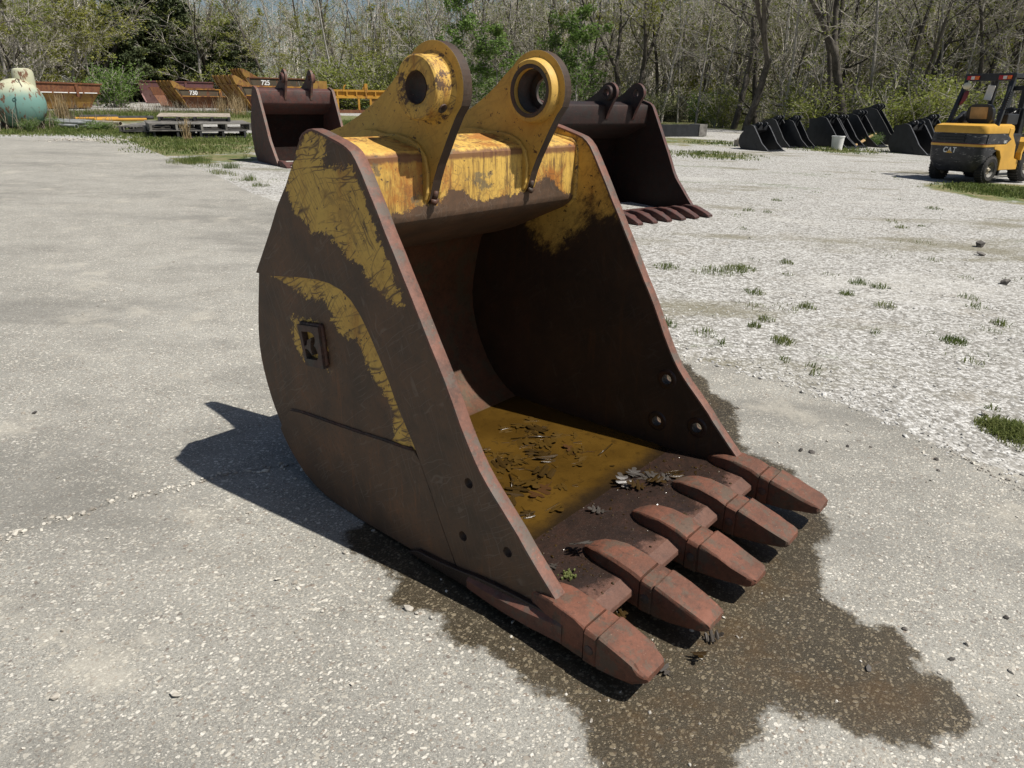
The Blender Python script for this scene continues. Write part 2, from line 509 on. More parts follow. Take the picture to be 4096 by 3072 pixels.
def concrete_mat():
    t = NT('exposed_aggregate_concrete')
    P = t.pos()
    wob = t.n('VectorMath', {0: P, 1: t.n('VectorMath', {0: t.noise(P, 25, 2, col=True), 1: (0.02, 0.02, 0.0)}, operation='MULTIPLY').outputs[0]}, operation='ADD').outputs[0]
    P2 = t.map(wob, (1, 1, 0))
    big = t.noise(P2, 0.55, 5, 0.6)
    mid = t.noise(P2, 3.2, 6, 0.65)
    fine = t.noise(P2, 110, 4, 0.75)
    fine2 = t.noise(P2, 330, 2, 0.6)
    base = t.ramp(t.m('ADD', t.m('MULTIPLY', big, 0.45), t.m('MULTIPLY', mid, 0.55)), [(0.33, (0.170, 0.165, 0.146)), (0.5, (0.245, 0.238, 0.212)), (0.68, (0.315, 0.307, 0.275))])
    g = t.rng(fine, 0.3, 0.72, 0.48, 1.5, False)
    base = t.mix(1.0, base, t.n('CombineXYZ', {0: g, 1: g, 2: g}).outputs[0], 'MULTIPLY')
    base = t.mix(t.rng(fine2, 0.58, 0.66, 0, 0.85), base, (0.52, 0.49, 0.42))
    base = t.mix(t.rng(fine2, 0.40, 0.33, 0, 0.6), base, (0.11, 0.10, 0.085))
    hts = fine
    peb_all = None
    for sc, r0, r1, keep, seed in ((30, 0.12, 0.31, 0.70, 0.0), (52, 0.14, 0.40, 0.60, 5.3), (95, 0.16, 0.42, 0.50, 9.1)):
        Q = t.map(P2, (1, 1, 1), (0, 0, seed), (seed, seed * 0.7, 0))
        Q = t.map(Q, (1.0, 1.45, 1))
        v = t.n('TexVoronoi', {'Vector': Q, 'Scale': sc, 'Randomness': 0.95}, feature='F1', voronoi_dimensions='2D')
        rgb = t.n('SeparateColor', {0: v.outputs['Color']})
        th = t.rng(rgb.outputs[0], 0, 1, r0, r1, False)
        dd = t.m('SUBTRACT', v.outputs['Distance'], th)
        pm = t.m('MULTIPLY', t.rng(dd, -0.035, 0.02, 1, 0), t.rng(rgb.outputs[1], keep, keep + 0.03))
        pc = t.ramp(rgb.outputs[2], [(0.0, (0.10, 0.085, 0.075)), (0.13, (0.20, 0.155, 0.12)), (0.26, (0.27, 0.25, 0.21)), (0.5, (0.38, 0.355, 0.30)), (0.75, (0.52, 0.49, 0.42)), (1.0, (0.66, 0.63, 0.56))])
        pc = t.mix(t.rng(t.noise(P2, 190, 3), 0.35, 0.7, 0, 0.4), pc, (0.3, 0.28, 0.24))
        fade = 0.92
        base = t.mix(t.m('MULTIPLY', pm, fade), base, pc)
        hts = t.m('ADD', hts, t.m('MULTIPLY', pm, 0.45))
        peb_all = pm if peb_all is None else t.m('MAXIMUM', peb_all, pm)
    # old grey tyre bands and pale dusty patches (dirt on the slab)
    base = t.mix(t.rng(t.noise(t.map(P2, (0.5, 1.2, 1), (0, 0, 0.6)), 0.9, 6, 0.65), 0.47, 0.66, 0, 0.55), base, (0.135, 0.13, 0.116))
    base = t.mix(t.rng(t.noise(t.map(P2, (1, 1, 1), (0, 0, 0), (7, 3, 0)), 1.6, 7, 0.72), 0.54, 0.68, 0, 0.45), base, (0.43, 0.40, 0.335))
    # joint with crumbled edges
    ck = t.m('ADD', t.attr('crack'), t.m('MULTIPLY', t.m('SUBTRACT', t.noise(P2, 18, 5, 0.7), 0.5), 0.09))
    base = t.mix(t.rng(ck, 0.002, 0.014, 0.4, 0), base, (0.075, 0.07, 0.06))
    # spilled water
    wt = t.m('ADD', t.attr('wet'), t.m('ADD', t.m('MULTIPLY', t.m('SUBTRACT', t.noise(P2, 5, 6, 0.65), 0.5), 0.22), t.m('MULTIPLY', t.m('SUBTRACT', fine, 0.5), 0.05)))
    wm = t.rng(t.m('ADD', wt, t.m('MULTIPLY', t.m('SUBTRACT', t.noise(P2, 40, 4, 0.7), 0.5), 0.035)), -0.022, 0.020)
    wc = t.mix(t.m('MULTIPLY', peb_all, 0.5), t.mix(1.0, base, (0.20, 0.168, 0.122), 'MULTIPLY'), t.mix(1.0, base, (0.50, 0.44, 0.34), 'MULTIPLY'))
    wc = t.mix(t.rng(fine2, 0.62, 0.67, 0, 0.6), wc, (0.21, 0.185, 0.14))
    deep = t.m('MULTIPLY', t.rng(t.noise(P2, 2.9, 7, 0.7), 0.46, 0.64), t.rng(wt, 0.0, 0.15))
    wc = t.mix(t.m('MULTIPLY', deep, 0.55), wc, (0.075, 0.044, 0.017))
    col = t.mix(wm, base, wc)
    rough = t.rng(wm, 0, 1, 0.88, 0.42, False)
    glint = t.m('MULTIPLY', t.m('MULTIPLY', wm, t.rng(fine2, 0.55, 0.62)), -0.14)
    nrm = t.bump(hts, 0.42, 0.006)
    return t.done(t.bsdf(col, t.m('ADD', rough, glint), nrm, 0.35))

def gravel_mat():
    t = NT('crushed_limestone_gravel')
    P = t.pos()
    P2 = t.map(P, (1, 1, 0))
    wob = t.n('VectorMath', {0: P2, 1: t.n('VectorMath', {0: t.noise(P2, 30, 2, col=True), 1: (0.02, 0.02, 0.0)}, operation='MULTIPLY').outputs[0]}, operation='ADD').outputs[0]
    v = t.n('TexVoronoi', {'Vector': wob, 'Scale': 42, 'Randomness': 1.0}, feature='F1', voronoi_dimensions='2D')
    rgb = t.n('SeparateColor', {0: v.outputs['Color']})
    c = t.ramp(rgb.outputs[0], [(0.0, (0.18, 0.172, 0.155)), (0.35, (0.35, 0.34, 0.315)), (0.7, (0.50, 0.49, 0.465)), (1.0, (0.66, 0.655, 0.63))])
    c = t.mix(t.rng(v.outputs['Distance'], 0.35, 0.62, 0, 0.5), c, (0.13, 0.122, 0.105))
    fine = t.noise(P2, 170, 3, 0.7)
    c = t.mix(t.rng(fine, 0.35, 0.65, 0.35, 0), c, (0.14, 0.13, 0.105))
    # dust, soil and moss drifts
    d1 = t.noise(t.map(P2, (0.45, 1.0, 1), (0, 0, -0.35)), 0.62, 7, 0.62)
    d2 = t.noise(t.map(P2, (1, 1, 1), (0, 0, 0), (11, 2, 0)), 1.7, 7, 0.7)
    c = t.mix(t.rng(d2, 0.53, 0.72, 0, 0.5), c, (0.24, 0.215, 0.17))
    c = t.mix(t.rng(d1, 0.53, 0.66, 0, 0.7), c, (0.145, 0.130, 0.078))
    c = t.mix(t.rng(d1, 0.42, 0.34, 0, 0.3), c, (0.50, 0.485, 0.445))
    gr = t.m('MULTIPLY', t.rng(t.noise(t.map(P2, (0.35, 1.0, 1), (0, 0, -0.2), (5, 9, 0)), 0.55, 8, 0.68), 0.58, 0.68), t.rng(t.noise(P2, 9, 5, 0.7), 0.42, 0.6))
    c = t.mix(t.m('MULTIPLY', gr, 0.85), c, (0.075, 0.105, 0.03))
    g2 = t.m('ADD', t.attr('grass'), t.m('MULTIPLY', t.m('SUBTRACT', t.noise(P2, 1.1, 8, 0.7), 0.5), 1.7))
    gc = t.mix(t.rng(t.noise(P2, 2.2, 6, 0.7), 0.4, 0.62), (0.075, 0.105, 0.028), (0.19, 0.165, 0.085))
    c = t.mix(t.rng(g2, 0.35, 0.6), c, gc)
    h = t.m('ADD', t.m('MULTIPLY', v.outputs['Distance'], -1.0), t.m('MULTIPLY', fine, 0.4))
    return t.done(t.bsdf(c, 0.92, t.bump(h, 0.6, 0.012), 0.25))

def stone_mat(name, lo, hi):
    t = NT(name)
    P = t.pos()
    n = t.noise(P, 130, 3)
    v = t.vor(P, 30, 'F1', 1.0, 'Color')
    k = t.n('SeparateColor', {0: v}).outputs[0]
    c = t.ramp(k, [(0.0, lo), (0.5, tuple((a + b) / 2 for a, b in zip(lo, hi))), (1.0, hi)])
    c = t.mix(t.rng(n, 0.3, 0.7, 0.25, 0), c, lo)
    return t.done(t.bsdf(c, 0.85, t.bump(n, 0.3, 0.003), 0.3))

MT = {}
MT['concrete'] = concrete_mat()
MT['gravel'] = gravel_mat()
MT['stone'] = stone_mat('limestone_chips', (0.27, 0.262, 0.24), (0.62, 0.61, 0.58))
MT['pebble'] = stone_mat('loose_pebbles', (0.24, 0.215, 0.18), (0.60, 0.57, 0.50))
MT['pebble_dark'] = stone_mat('dark_pebbles', (0.06, 0.055, 0.05), (0.16, 0.145, 0.13))
MT['steel'] = steel_mat('worn_yellow_paint_on_rusty_steel', grime=0.75, edge_noise=0.05)
MT['tube'] = steel_mat('streaked_yellow_paint_on_tube', grime=0.6, edge_noise=0.035, scratch=0.5, streak=0.85)
MT['ear'] = steel_mat('yellow_paint_on_ears', all_paint=0.09, grime=0.4, edge_noise=0.035, scratch=0.35)
MT['boss'] = steel_mat('yellow_paint_on_boss', all_paint=0.010, grime=1.0, edge_noise=0.05, scratch=0.6)
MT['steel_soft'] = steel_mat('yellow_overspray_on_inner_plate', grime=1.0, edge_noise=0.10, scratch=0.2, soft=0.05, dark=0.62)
MT['ear_edge'] = steel_mat('rust_worn_ear_rim', all_paint=-0.045, grime=1.0, edge_noise=0.05, yellow=(0.42, 0.22, 0.05), dark=0.5)
MT['rust'] = rust_mat('rust_brown_steel', (0.95, 0.9, 0.9))
MT['rust_edge'] = rust_mat('rust_on_worn_edge', (0.98, 1.08, 1.12), 0.1, 0.6)
MT['rust_dark'] = rust_mat('dark_rust', (0.60, 0.72, 0.78), -0.1, 0.3)
MT['tooth'] = rust_mat('rusty_cast_tooth', (0.86, 0.82, 0.74), 0.12, 0.9, 0.7)
MT['inner'] = rust_mat('rusty_bucket_inside', (0.72, 0.66, 0.46), 0.0, 0.35, 0.55)
MT['lip'] = rust_mat('wet_rust_lip', (0.27, 0.30, 0.31), 0.0, 0.7, 0.30)
def lip_mat():
    t = NT('lip_wet_behind_dry_rust_in_front')
    P = t.obj()
    n1, n2 = t.noise(P, 8, 7, 0.68), t.noise(P, 60, 6, 0.72)
    k = t.m('ADD', t.m('MULTIPLY', n1, 0.6), t.m('MULTIPLY', n2, 0.4))
    wet = t.ramp(k, [(0.3, (0.013, 0.010, 0.009)), (0.5, (0.028, 0.018, 0.014)), (0.7, (0.055, 0.028, 0.020))])
    dry = t.ramp(k, [(0.3, (0.060, 0.033, 0.024)), (0.5, (0.112, 0.054, 0.037)), (0.7, (0.165, 0.082, 0.056))])
    y = t.m('MULTIPLY', t.n('SeparateXYZ', {0: P}).outputs[1], -1.0)
    f = t.m('ADD', y, t.m('MULTIPLY', t.m('SUBTRACT', t.noise(P, 9, 7, 0.7), 0.5), 0.30))
    d = t.rng(f, 0.41, 0.475)
    c = t.mix(d, wet, dry)
    spk = t.rng(t.noise(P, 190, 2), 0.68, 0.72)
    c = t.mix(t.m('MULTIPLY', spk, 0.4), c, (0.20, 0.16, 0.12))
    nrm = t.bump(t.m('ADD', n2, t.m('MULTIPLY', t.noise(P, 240, 3), 0.5)), 0.6, 0.004)
    return t.done(t.bsdf(c, t.rng(d, 0, 1, 0.28, 0.68, False), nrm, 0.4))
MT['lip_plate'] = lip_mat()
MT['weld'] = rust_mat('weld_bead', (0.6, 0.6, 0.55), 0.0, 0.9, 0.5)
MT['brown_bucket'] = rust_mat('maroon_rust', (0.60, 0.55, 0.64), 0.05, 0.25, 0.62)
MT['brown_dark'] = rust_mat('dark_maroon_rust', (0.20, 0.21, 0.24), 0.0, 0.25, 0.6)
MT['shaded_rust'] = rust_mat('rusty_inside_painted_shade', (0.13, 0.135, 0.15), 0.0, 0.25, 0.85, 0.1)  # rust taken near black: the shade inside the brown buckets is painted in
MT['black_steel'] = plain('black_painted_steel', (0.012, 0.013, 0.015), 0.42, 0.35, 5, 0.15, 0.45)
MT['black_edge'] = plain('black_paint_worn_edge', (0.06, 0.06, 0.062), 0.35, 0.4, 9, 0.2, 0.5)
MT['bark_dark'] = bark_mat('dark_bark', (0.055, 0.048, 0.040), (0.135, 0.12, 0.10))
MT['bark_grey'] = bark_mat('grey_bark', (0.24, 0.225, 0.195), (0.46, 0.43, 0.38))
MT['bark_pale'] = bark_mat('pale_bark', (0.30, 0.285, 0.245), (0.58, 0.56, 0.50))
MT['twig'] = bark_mat('grey_brown_twigs', (0.33, 0.30, 0.255), (0.56, 0.52, 0.455))
MT['leaf_new'] = leaf_mat('new_spring_leaves', (0.15, 0.185, 0.035), (0.25, 0.27, 0.065))
MT['leaf_bright'] = leaf_mat('bright_green_leaves', (0.09, 0.16, 0.034), (0.17, 0.25, 0.06))
MT['leaf_yellow'] = leaf_mat('yellow_green_catkins', (0.17, 0.185, 0.03), (0.28, 0.28, 0.06))
MT['leaf_dark'] = leaf_mat('dark_evergreen_sprays', (0.048, 0.068, 0.030), (0.105, 0.125, 0.052), 0.15)
MT['leaf_olive'] = leaf_mat('olive_leaves', (0.075, 0.095, 0.028), (0.15, 0.165, 0.05), 0.25)
MT['grass'] = leaf_mat('green_grass', (0.085, 0.13, 0.028), (0.19, 0.21, 0.07))
MT['dry'] = leaf_mat('dry_straw', (0.30, 0.215, 0.115), (0.47, 0.36, 0.21), 0.2)
MT['deadtwig'] = leaf_mat('dead_weed_stalks', (0.14, 0.115, 0.085), (0.26, 0.22, 0.165), 0.1)

# ---------------------------------------------------------------- setting: gravel lot and concrete pad
def sheet(name, xs, ys, z_fn, mat, keep=None, snap=None, attrs=None):
    X, Y = np.meshgrid(xs, ys)
    nx, ny = len(xs), len(ys)
    P = np.stack([X.ravel(), Y.ravel()], 1)
    idx = np.arange(nx * ny).reshape(ny, nx)
    Q = np.stack([idx[:-1, :-1], idx[:-1, 1:], idx[1:, 1:], idx[1:, :-1]], -1).reshape(-1, 4)
    if keep is not None:
        ins = sdf_poly(P, keep) > 0
        Q = Q[ins[Q].any(1)]
        used = np.unique(Q)
        out = used[~ins[used]]
        A = np.asarray(keep, float)
        B = np.roll(A, -1, 0)
        best = np.full(len(out), 1e9)
        bp = P[out].copy()
        for a, b in zip(A, B):
            e = b - a
            tt = np.clip(((P[out] - a) @ e) / (e @ e), 0, 1)
            c = a + tt[:, None] * e
            d = np.hypot(*(P[out] - c).T)
            k = d < best
            best[k] = d[k]
            bp[k] = c[k]
        P[out] = bp
        rm = np.full(len(P), -1)
        rm[used] = np.arange(len(used))
        P, Q = P[used], rm[Q]
    V = np.column_stack([P, z_fn(P[:, 0], P[:, 1])])
    me = mesh_np(name, V, Q, mat, True)
    for an, fn in (attrs or {}).items():
        a = me.attributes.new(an, 'FLOAT', 'POINT')
        a.data.foreach_set('value', np.asarray(fn(P), np.float32))
    return link(name, me)

def spread(a, b, lo, hi, fine, grow=1.12, mx=6.0):
    xs = list(np.arange(lo, hi, fine))
    s, x = fine, xs[-1]
    while x < b:
        s = min(s * grow, mx)
        x += s
        xs.append(x)
    s, x = fine, xs[0]
    while x > a:
        s = min(s * grow, mx)
        x -= s
        xs.insert(0, x)
    return np.array(xs)

PAD = [tuple(at(u, v)[:2]) for u, v in [(-700, 556), (-200, 552), (240, 553), (510, 560), (610, 605), (740, 660), (870, 705), (1010, 775)]]
PAD += [tuple(at(u, v)[:2]) for u, v in [(2640, 1395), (2760, 1430), (2960, 1490), (3150, 1535), (3280, 1585), (3396, 1632), (3540, 1690), (3685, 1760), (3850, 1830), (4096, 1915)]]
PAD += [(3.4, 2.0), (4.2, -4.0), (-34, -4.0)]
# ragged slab edge
_r = random.Random(5)
_pp = []
for (ax, ay), (bx, by) in zip(PAD, PAD[1:] + PAD[:1]):
    L = math.hypot(bx - ax, by - ay)
    n = max(1, int(L / 0.14)) if (ay < 9 and ay > 0 and by < 9 and by > 0) else max(1, int(L / 1.0))
    for i in range(n):
        t = i / n
        j = 0.025 if n > 1 else 0
        _pp.append((ax + (bx - ax) * t + _r.uniform(-j, j), ay + (by - ay) * t + _r.uniform(-j, j)))
PAD = _pp

WET = [at(u, v)[:2] for u, v in [(1400, 2140), (1420, 2210), (1540, 2300), (1600, 2340), (1560, 2400), (1640, 2440), (1790, 2470), (1760, 2540), (1830, 2600), (1960, 2660), (2080, 2720), (2190, 2770), (2270, 2850), (2340, 2930), (2370, 3072), (2400, 3200),
       (2900, 3200), (2930, 3100), (2960, 3040), (3020, 2960), (3030, 2850), (3090, 2830), (3230, 2880), (3330, 2890), (3440, 2965), (3520, 2980), (3680, 2990), (3800, 2960), (3870, 2940), (3880, 2860), (3840, 2790), (3800, 2720), (3690, 2690), (3640, 2600), (3560, 2540), (3430, 2510), (3420, 2470), (3280, 2380), (3270, 2230), (3300, 2110), (3240, 1960), (3120, 1860), (2990, 1820), (2960, 1760), (2940, 1650), (2870, 1590), (2820, 1530), (2760, 1470), (2680, 1430)]]
WET = [tuple(p) for p in WET] + [(0.55, 4.2), (-0.3, 3.0)]
CRACK = [tuple(at(u, v)[:2]) for u, v in [(-60, 2190), (60, 2150), (200, 2100), (330, 2060), (480, 2015), (640, 1975), (760, 1950), (900, 1905), (1060, 1885), (1220, 1860)]]
CRACK2 = [tuple(at(u, v)[:2]) for u, v in [(3780, 1795), (3880, 1860), (3990, 1920), (4130, 1990)]]

def pad_z(x, y):
    return terrain(x, y) + 0.012

def crack_at(P):
    d = np.minimum(dist_line(P, CRACK), dist_line(P, CRACK2))
    return np.minimum(d, 1.0)

GRASSY = []   # (x, y, radius, strength) filled below, read by the gravel sheet
for u, v, r, k in [(200, 510, 3.6, 1.0), (420, 520, 3.0, 1.0), (640, 590, 3.0, 0.9), (800, 565, 3.0, 0.9), (930, 560, 2.6, 0.8), (60, 520, 3.0, 1), (760, 640, 1.2, 0.75), (920, 620, 1.5, 0.6), (1010, 640, 0.8, .5),
                   (300, 478, 5, 0.9), (700, 470, 6, 0.9), (100, 470, 6, 1), (1000, 480, 5, 1), (1400, 480, 7, 1.1), (1200, 470, 7, 1.0), (1450, 520, 4, 0.9),
                   (4020, 770, 1.6, 1.0), (4150, 780, 2.5, 1.0), (2860, 622, 1.6, 0.6), (3330, 600, 2.0, 0.7), (2650, 560, 4, 0.6), (3600, 590, 3, 0.5)]:
    p = at(u, v)
    GRASSY.append((p.x, p.y, r, k))

def grass_at(P):
    g = np.full(len(P), -0.9)
    for x, y, r, k in GRASSY:
        d = np.hypot(P[:, 0] - x, (P[:, 1] - y))
        g = np.maximum(g, k * (1 - (d / r) ** 2) * 1.2)
    # everything near and beyond the tree line is grass, weeds and leaf litter
    g = np.maximum(g, (P[:, 1] - tree_y(P[:, 0], P[:, 1]) + 3.0) * 0.25)
    return np.clip(g, -1, 1.5)

TX = [-.9, -.64, -.56, -.49, -.22, -.13, .05, .2, .33, .7]
TY = [54, 56, 62, 73, 71, 57, 50, 42, 38, 33]
def tree_y(x, y):
    t = np.asarray(x) / np.maximum(np.asarray(y), 1.0)
    return np.interp(t, TX, TY)

gx = spread(-240, 240, -2, 6.5, 0.12, 1.13, 7)
gy = spread(-8, 330, 2.2, 9, 0.12, 1.10, 7)
lot = sheet('gravel_lot', gx, gy, lambda x, y: terrain(x, y), MT['gravel'], None, None, {'grass': grass_at})
tag(lot, 'pale crushed gravel lot with moss and grass patches running to the trees', kind='structure')
px = spread(-34, 4.6, -3.2, 3.6, 0.028, 1.07, 0.8)
py = spread(-4, 24, 0.9, 5.6, 0.028, 1.06, 0.7)
pad = sheet('concrete_pad', px, py, pad_z, MT['concrete'], PAD, None,
            {'wet': lambda P: np.clip(sdf_poly(P, WET), -0.5, 0.5), 'crack': crack_at})
tag(pad, 'weathered exposed aggregate concrete slab with a dark water stain', kind='structure')

# ---------------------------------------------------------------- the excavator bucket in front
BUCKET_O = (-0.174, 2.041, 0.0125)
BUCKET_RZ = math.atan2(0.756, 0.654)
# side profile: forward distance, height
FRONT = [(-1.115, .899), (-.983, 1.071), (-.907, 1.177), (-.839, 1.254), (-.775, 1.34), (-.745, 1.385), (-.726, 1.413), (-.705, 1.431), (-.676, 1.443), (-.648, 1.446), (-.618, 1.441), (-.571, 1.428), (-.509, 1.411), (-.472, 1.398), (-.450, 1.384), (-.428, 1.361), (-.402, 1.322), (-.373, 1.273), (-.335, 1.211), (-.299, 1.147), (-.263, 1.088), (-.227, 1.025), (-.191, .966), (-.155, .902), (-.109, .823), (-.078, .772), (-.047, .718), (-.018, .662), (.018, .590), (.052, .530), (.075, .493), (.1, .458), (.131, .422), (.160, .392), (.19, .363), (.229, .325), (.263, .291), (.291, .258), (.33, .218), (.375, .172), (.413, .135), (.445, .105), (.468, .072)]
INNER = [(-.012, .048), (-.046, .112), (-.08, .18), (-.108, .240), (-.135, .30), (-.170, .370), (-.202, .43), (-.238, .489), (-.267, .534), (-.3, .592), (-.322, .639), (-.35, .689), (-.378, .735), (-.406, .78), (-.434, .821), (-.464, .858), (-.506, .897), (-.557, .924), (-.625, .937), (-.698, .938), (-.821, .928), (-1.001, .903)]
BACK = [(-1.118, .893), (-1.122, .878), (-1.136, .821), (-1.154, .752), (-1.168, .688), (-1.178, .632), (-1.183, .579), (-1.181, .525), (-1.173, .474), (-1.159, .417), (-1.14, .361), (-1.122, .318), (-1.1, .277), (-1.073, .228), (-1.045, .188), (-1.013, .151), (-.966, .108), (-.918, .072), (-.855, .042), (-.785, .021), (-.703, .010), (-.578, .003), (-.3, .0), (-.012, .0)]
WEAR_TOP = [(-1.075, .232), (-1.03, .300), (-.987, .342), (-.906, .356), (-.787, .366), (-.675, .375), (-.524, .388), (-.383, .403), (-.284, .41), (-.214, .418)]
BAR_YEL = [(-.85, 1.25), (-.815, 1.19), (-.76, 1.150), (-.71, 1.115), (-.669, 1.105), (-.625, 1.120), (-.573, 1.09), (-.536, 1.065), (-.511, 1.045), (-.448, 1.025), (-.418, 1.01), (-.384, .975), (-.343, .95), (-.30, .93), (-.235, .93), (-.27, 1.01), (-.29, 1.06), (-.338, 1.13), (-.372, 1.20), (-.41, 1.27), (-.445, 1.33), (-.47, 1.36), (-.51, 1.39), (-.565, 1.42), (-.62, 1.433), (-.68, 1.436), (-.735, 1.39), (-.775, 1.33), (-.82, 1.27)]
DARKP = [(-.572, 1.425), (-.590, 1.39), (-.615, 1.350), (-.58, 1.322), (-.535, 1.345), (-.503, 1.33), (-.46, 1.345), (-.42, 1.31), (-.41, 1.37), (-.46, 1.41), (-.54, 1.44)]
STRIP = [(-1.04, .893), (-.955, .885), (-.905, .886), (-.853, .867), (-.76, .861), (-.701, .854), (-.646, .828), (-.643, .797), (-.613, .749), (-.57, .747), (-.513, .762), (-.496, .73), (-.466, .687), (-.424, .639), (-.386, .618), (-.375, .589), (-.34, .544), (-.325, .489), (-.321, .443), (-.343, .414), (-.20, .414), (-.15, .5), (-.30, .8), (-.45, 1.0), (-.8, 1.0), (-1.0, .95)]
EMB_YEL = [(-.916, .748), (-.829, .768), (-.784, .772), (-.72, .766), (-.7, .726), (-.694, .637), (-.706, .587), (-.80, .62), (-.864, .592), (-.9, .636), (-.92, .688)]
EMB = [(-.842, .745), (-.705, .761), (-.692, .601), (-.809, .588)]
EMB_CUT = [(-.817, .722), (-.794, .726), (-.772, .73), (-.755, .731), (-.742, .727), (-.734, .719), (-.731, .708), (-.734, .694), (-.742, .683), (-.731, .675), (-.724, .665), (-.719, .653), (-.721, .639), (-.728, .627), (-.773, .621), (-.798, .617)]
EMB_K = [(-.8145, .664), (-.79, .673), (-.783, .695), (-.768, .703), (-.754, .711), (-.761, .695), (-.766, .672), (-.763, .656), (-.758, .64), (-.769, .646), (-.782, .655), (-.789, .658), (-.810, .653)]
HOLES = [(.051, .395), (.021, .182), (.220, .211)]
W_IN, W_OUT = 0.045, 1.31      # inside of the near plate, outside of the far plate
W_FAR = W_OUT - W_IN

def circ(c, r, k=20):
    return [(c[0] + r * math.cos(2 * math.pi * i / k), c[1] + r * math.sin(2 * math.pi * i / k)) for i in range(k)]

def yz(p, q, e):
    return (e, -p, q)

def plate_fn(polys, minus=()):
    def fn(co):
        P = np.column_stack([-co[:, 1], co[:, 2]])
        a = np.full(len(P), -0.3)
        for g in polys: a = np.maximum(a, sdf_poly(P, g))
        for g in minus: a = np.minimum(a, -sdf_poly(P, g))
        return np.clip(a, -0.3, 0.3)
    return fn

def mirror_x(x):
    return W_OUT - x

EARC = (-.455, 1.578)
_a0, _a1 = math.radians(140), math.radians(-22)
EAR = [(-1.16, .80), (-1.235, 1.30), (-1.21, 1.385), (-1.15, 1.408), (-1.068, 1.42), (-.973, 1.442), (-.866, 1.484), (-.786, 1.523), (-.715, 1.564), (-.660, 1.602), (-.615, 1.640)]
EAR += [(EARC[0] + .148 * math.cos(_a0 + (_a1 - _a0) * i / 22), EARC[1] + .148 * math.sin(_a0 + (_a1 - _a0) * i / 22)) for i in range(23)]
EAR += [(-.345, 1.49), (-.376, 1.44), (-.404, 1.39), (-.438, 1.33), (-.463, 1.275), (-.487, 1.205), (-.500, 1.188), (-.53, 1.19), (-.75, 1.2), (-.98, 1.03), (-1.135, .87)]
EAR_PAD = [(-.93, 1.36), (-.905, 1.402), (-.84, 1.432), (-.77, 1.436), (-.70, 1.424), (-.64, 1.426), (-.575, 1.415), (-.525, 1.395), (-.488, 1.355), (-.476, 1.30), (-.482, 1.23), (-.495, 1.2), (-.53, 1.2), (-.54, 1.36)]
TUBE = [(-.530, 1.381), (-.512, 1.374), (-.502, 1.357), (-.500, 1.25), (-.502, 1.150), (-.508, 1.132), (-.525, 1.114), (-.56, 1.093), (-.70, 1.033), (-.86, .965), (-.99, .925), (-1.06, .955), (-.93, 1.13), (-.77, 1.31), (-.735, 1.368), (-.712, 1.408), (-.68, 1.4165)]
TUBE_YEL = [(-.1, 1.17), (.157, 1.188), (.23, 1.167), (.3, 1.18), (.431, 1.191), (.47, 1.235), (.545, 1.224), (.60, 1.19), (.655, 1.171), (.75, 1.19), (.854, 1.187), (.95, 1.2), (1.049, 1.247), (1.1, 1.22), (1.196, 1.159), (1.4, 1.138), (1.4, 1.5), (-.1, 1.5)]
SHELL_OUT = [(0.05, .001), (-.3, .002), (-.578, .006), (-.703, .013), (-.785, .024), (-.855, .046), (-.918, .077), (-.966, .112), (-1.013, .154), (-1.045, .192), (-1.073, .232), (-1.10, .280), (-1.122, .320), (-1.14, .364), (-1.158, .418), (-1.171, .476), (-1.179, .527), (-1.181, .58), (-1.176, .632), (-1.166, .69), (-1.152, .752), (-1.134, .823), (-1.108, .9), (-.983, 1.062), (-.839, 1.246), (-.745, 1.369)]

def offset_in(path, d):
    out = []
    for i, p in enumerate(path):
        a, b = Vector(path[max(i - 1, 0)]), Vector(path[min(i + 1, len(path) - 1)])
        t = (b - a).normalized()
        out.append((p[0] + t.y * d, p[1] - t.x * d))
    return out

def sec(y, zt, zb, ht, hb, cx, r=0.25, k=4):
    """rounded-rectangle cross section of a tooth at forward distance y"""
    pts = []
    h = zt - zb
    rr = min(h, ht * 2, hb * 2) * r
    for sx, sz, a in ((1, 1, 0), (-1, 1, 90), (-1, -1, 180), (1, -1, 270)):
        hw = ht if sz > 0 else hb
        cxx, czz = sx * (hw - rr), (zt - rr) if sz > 0 else (zb + rr)
        for i in range(k):
            an = math.radians(a + 90 * i / (k - 1))
            pts.append(Vector((cx + cxx + rr * math.cos(an), -y, czz + rr * math.sin(an))))
    return pts

bucket = empty('excavator_bucket', BUCKET_O, BUCKET_RZ, 'large worn yellow excavator bucket full of brown rainwater on the concrete slab', 'excavator bucket')

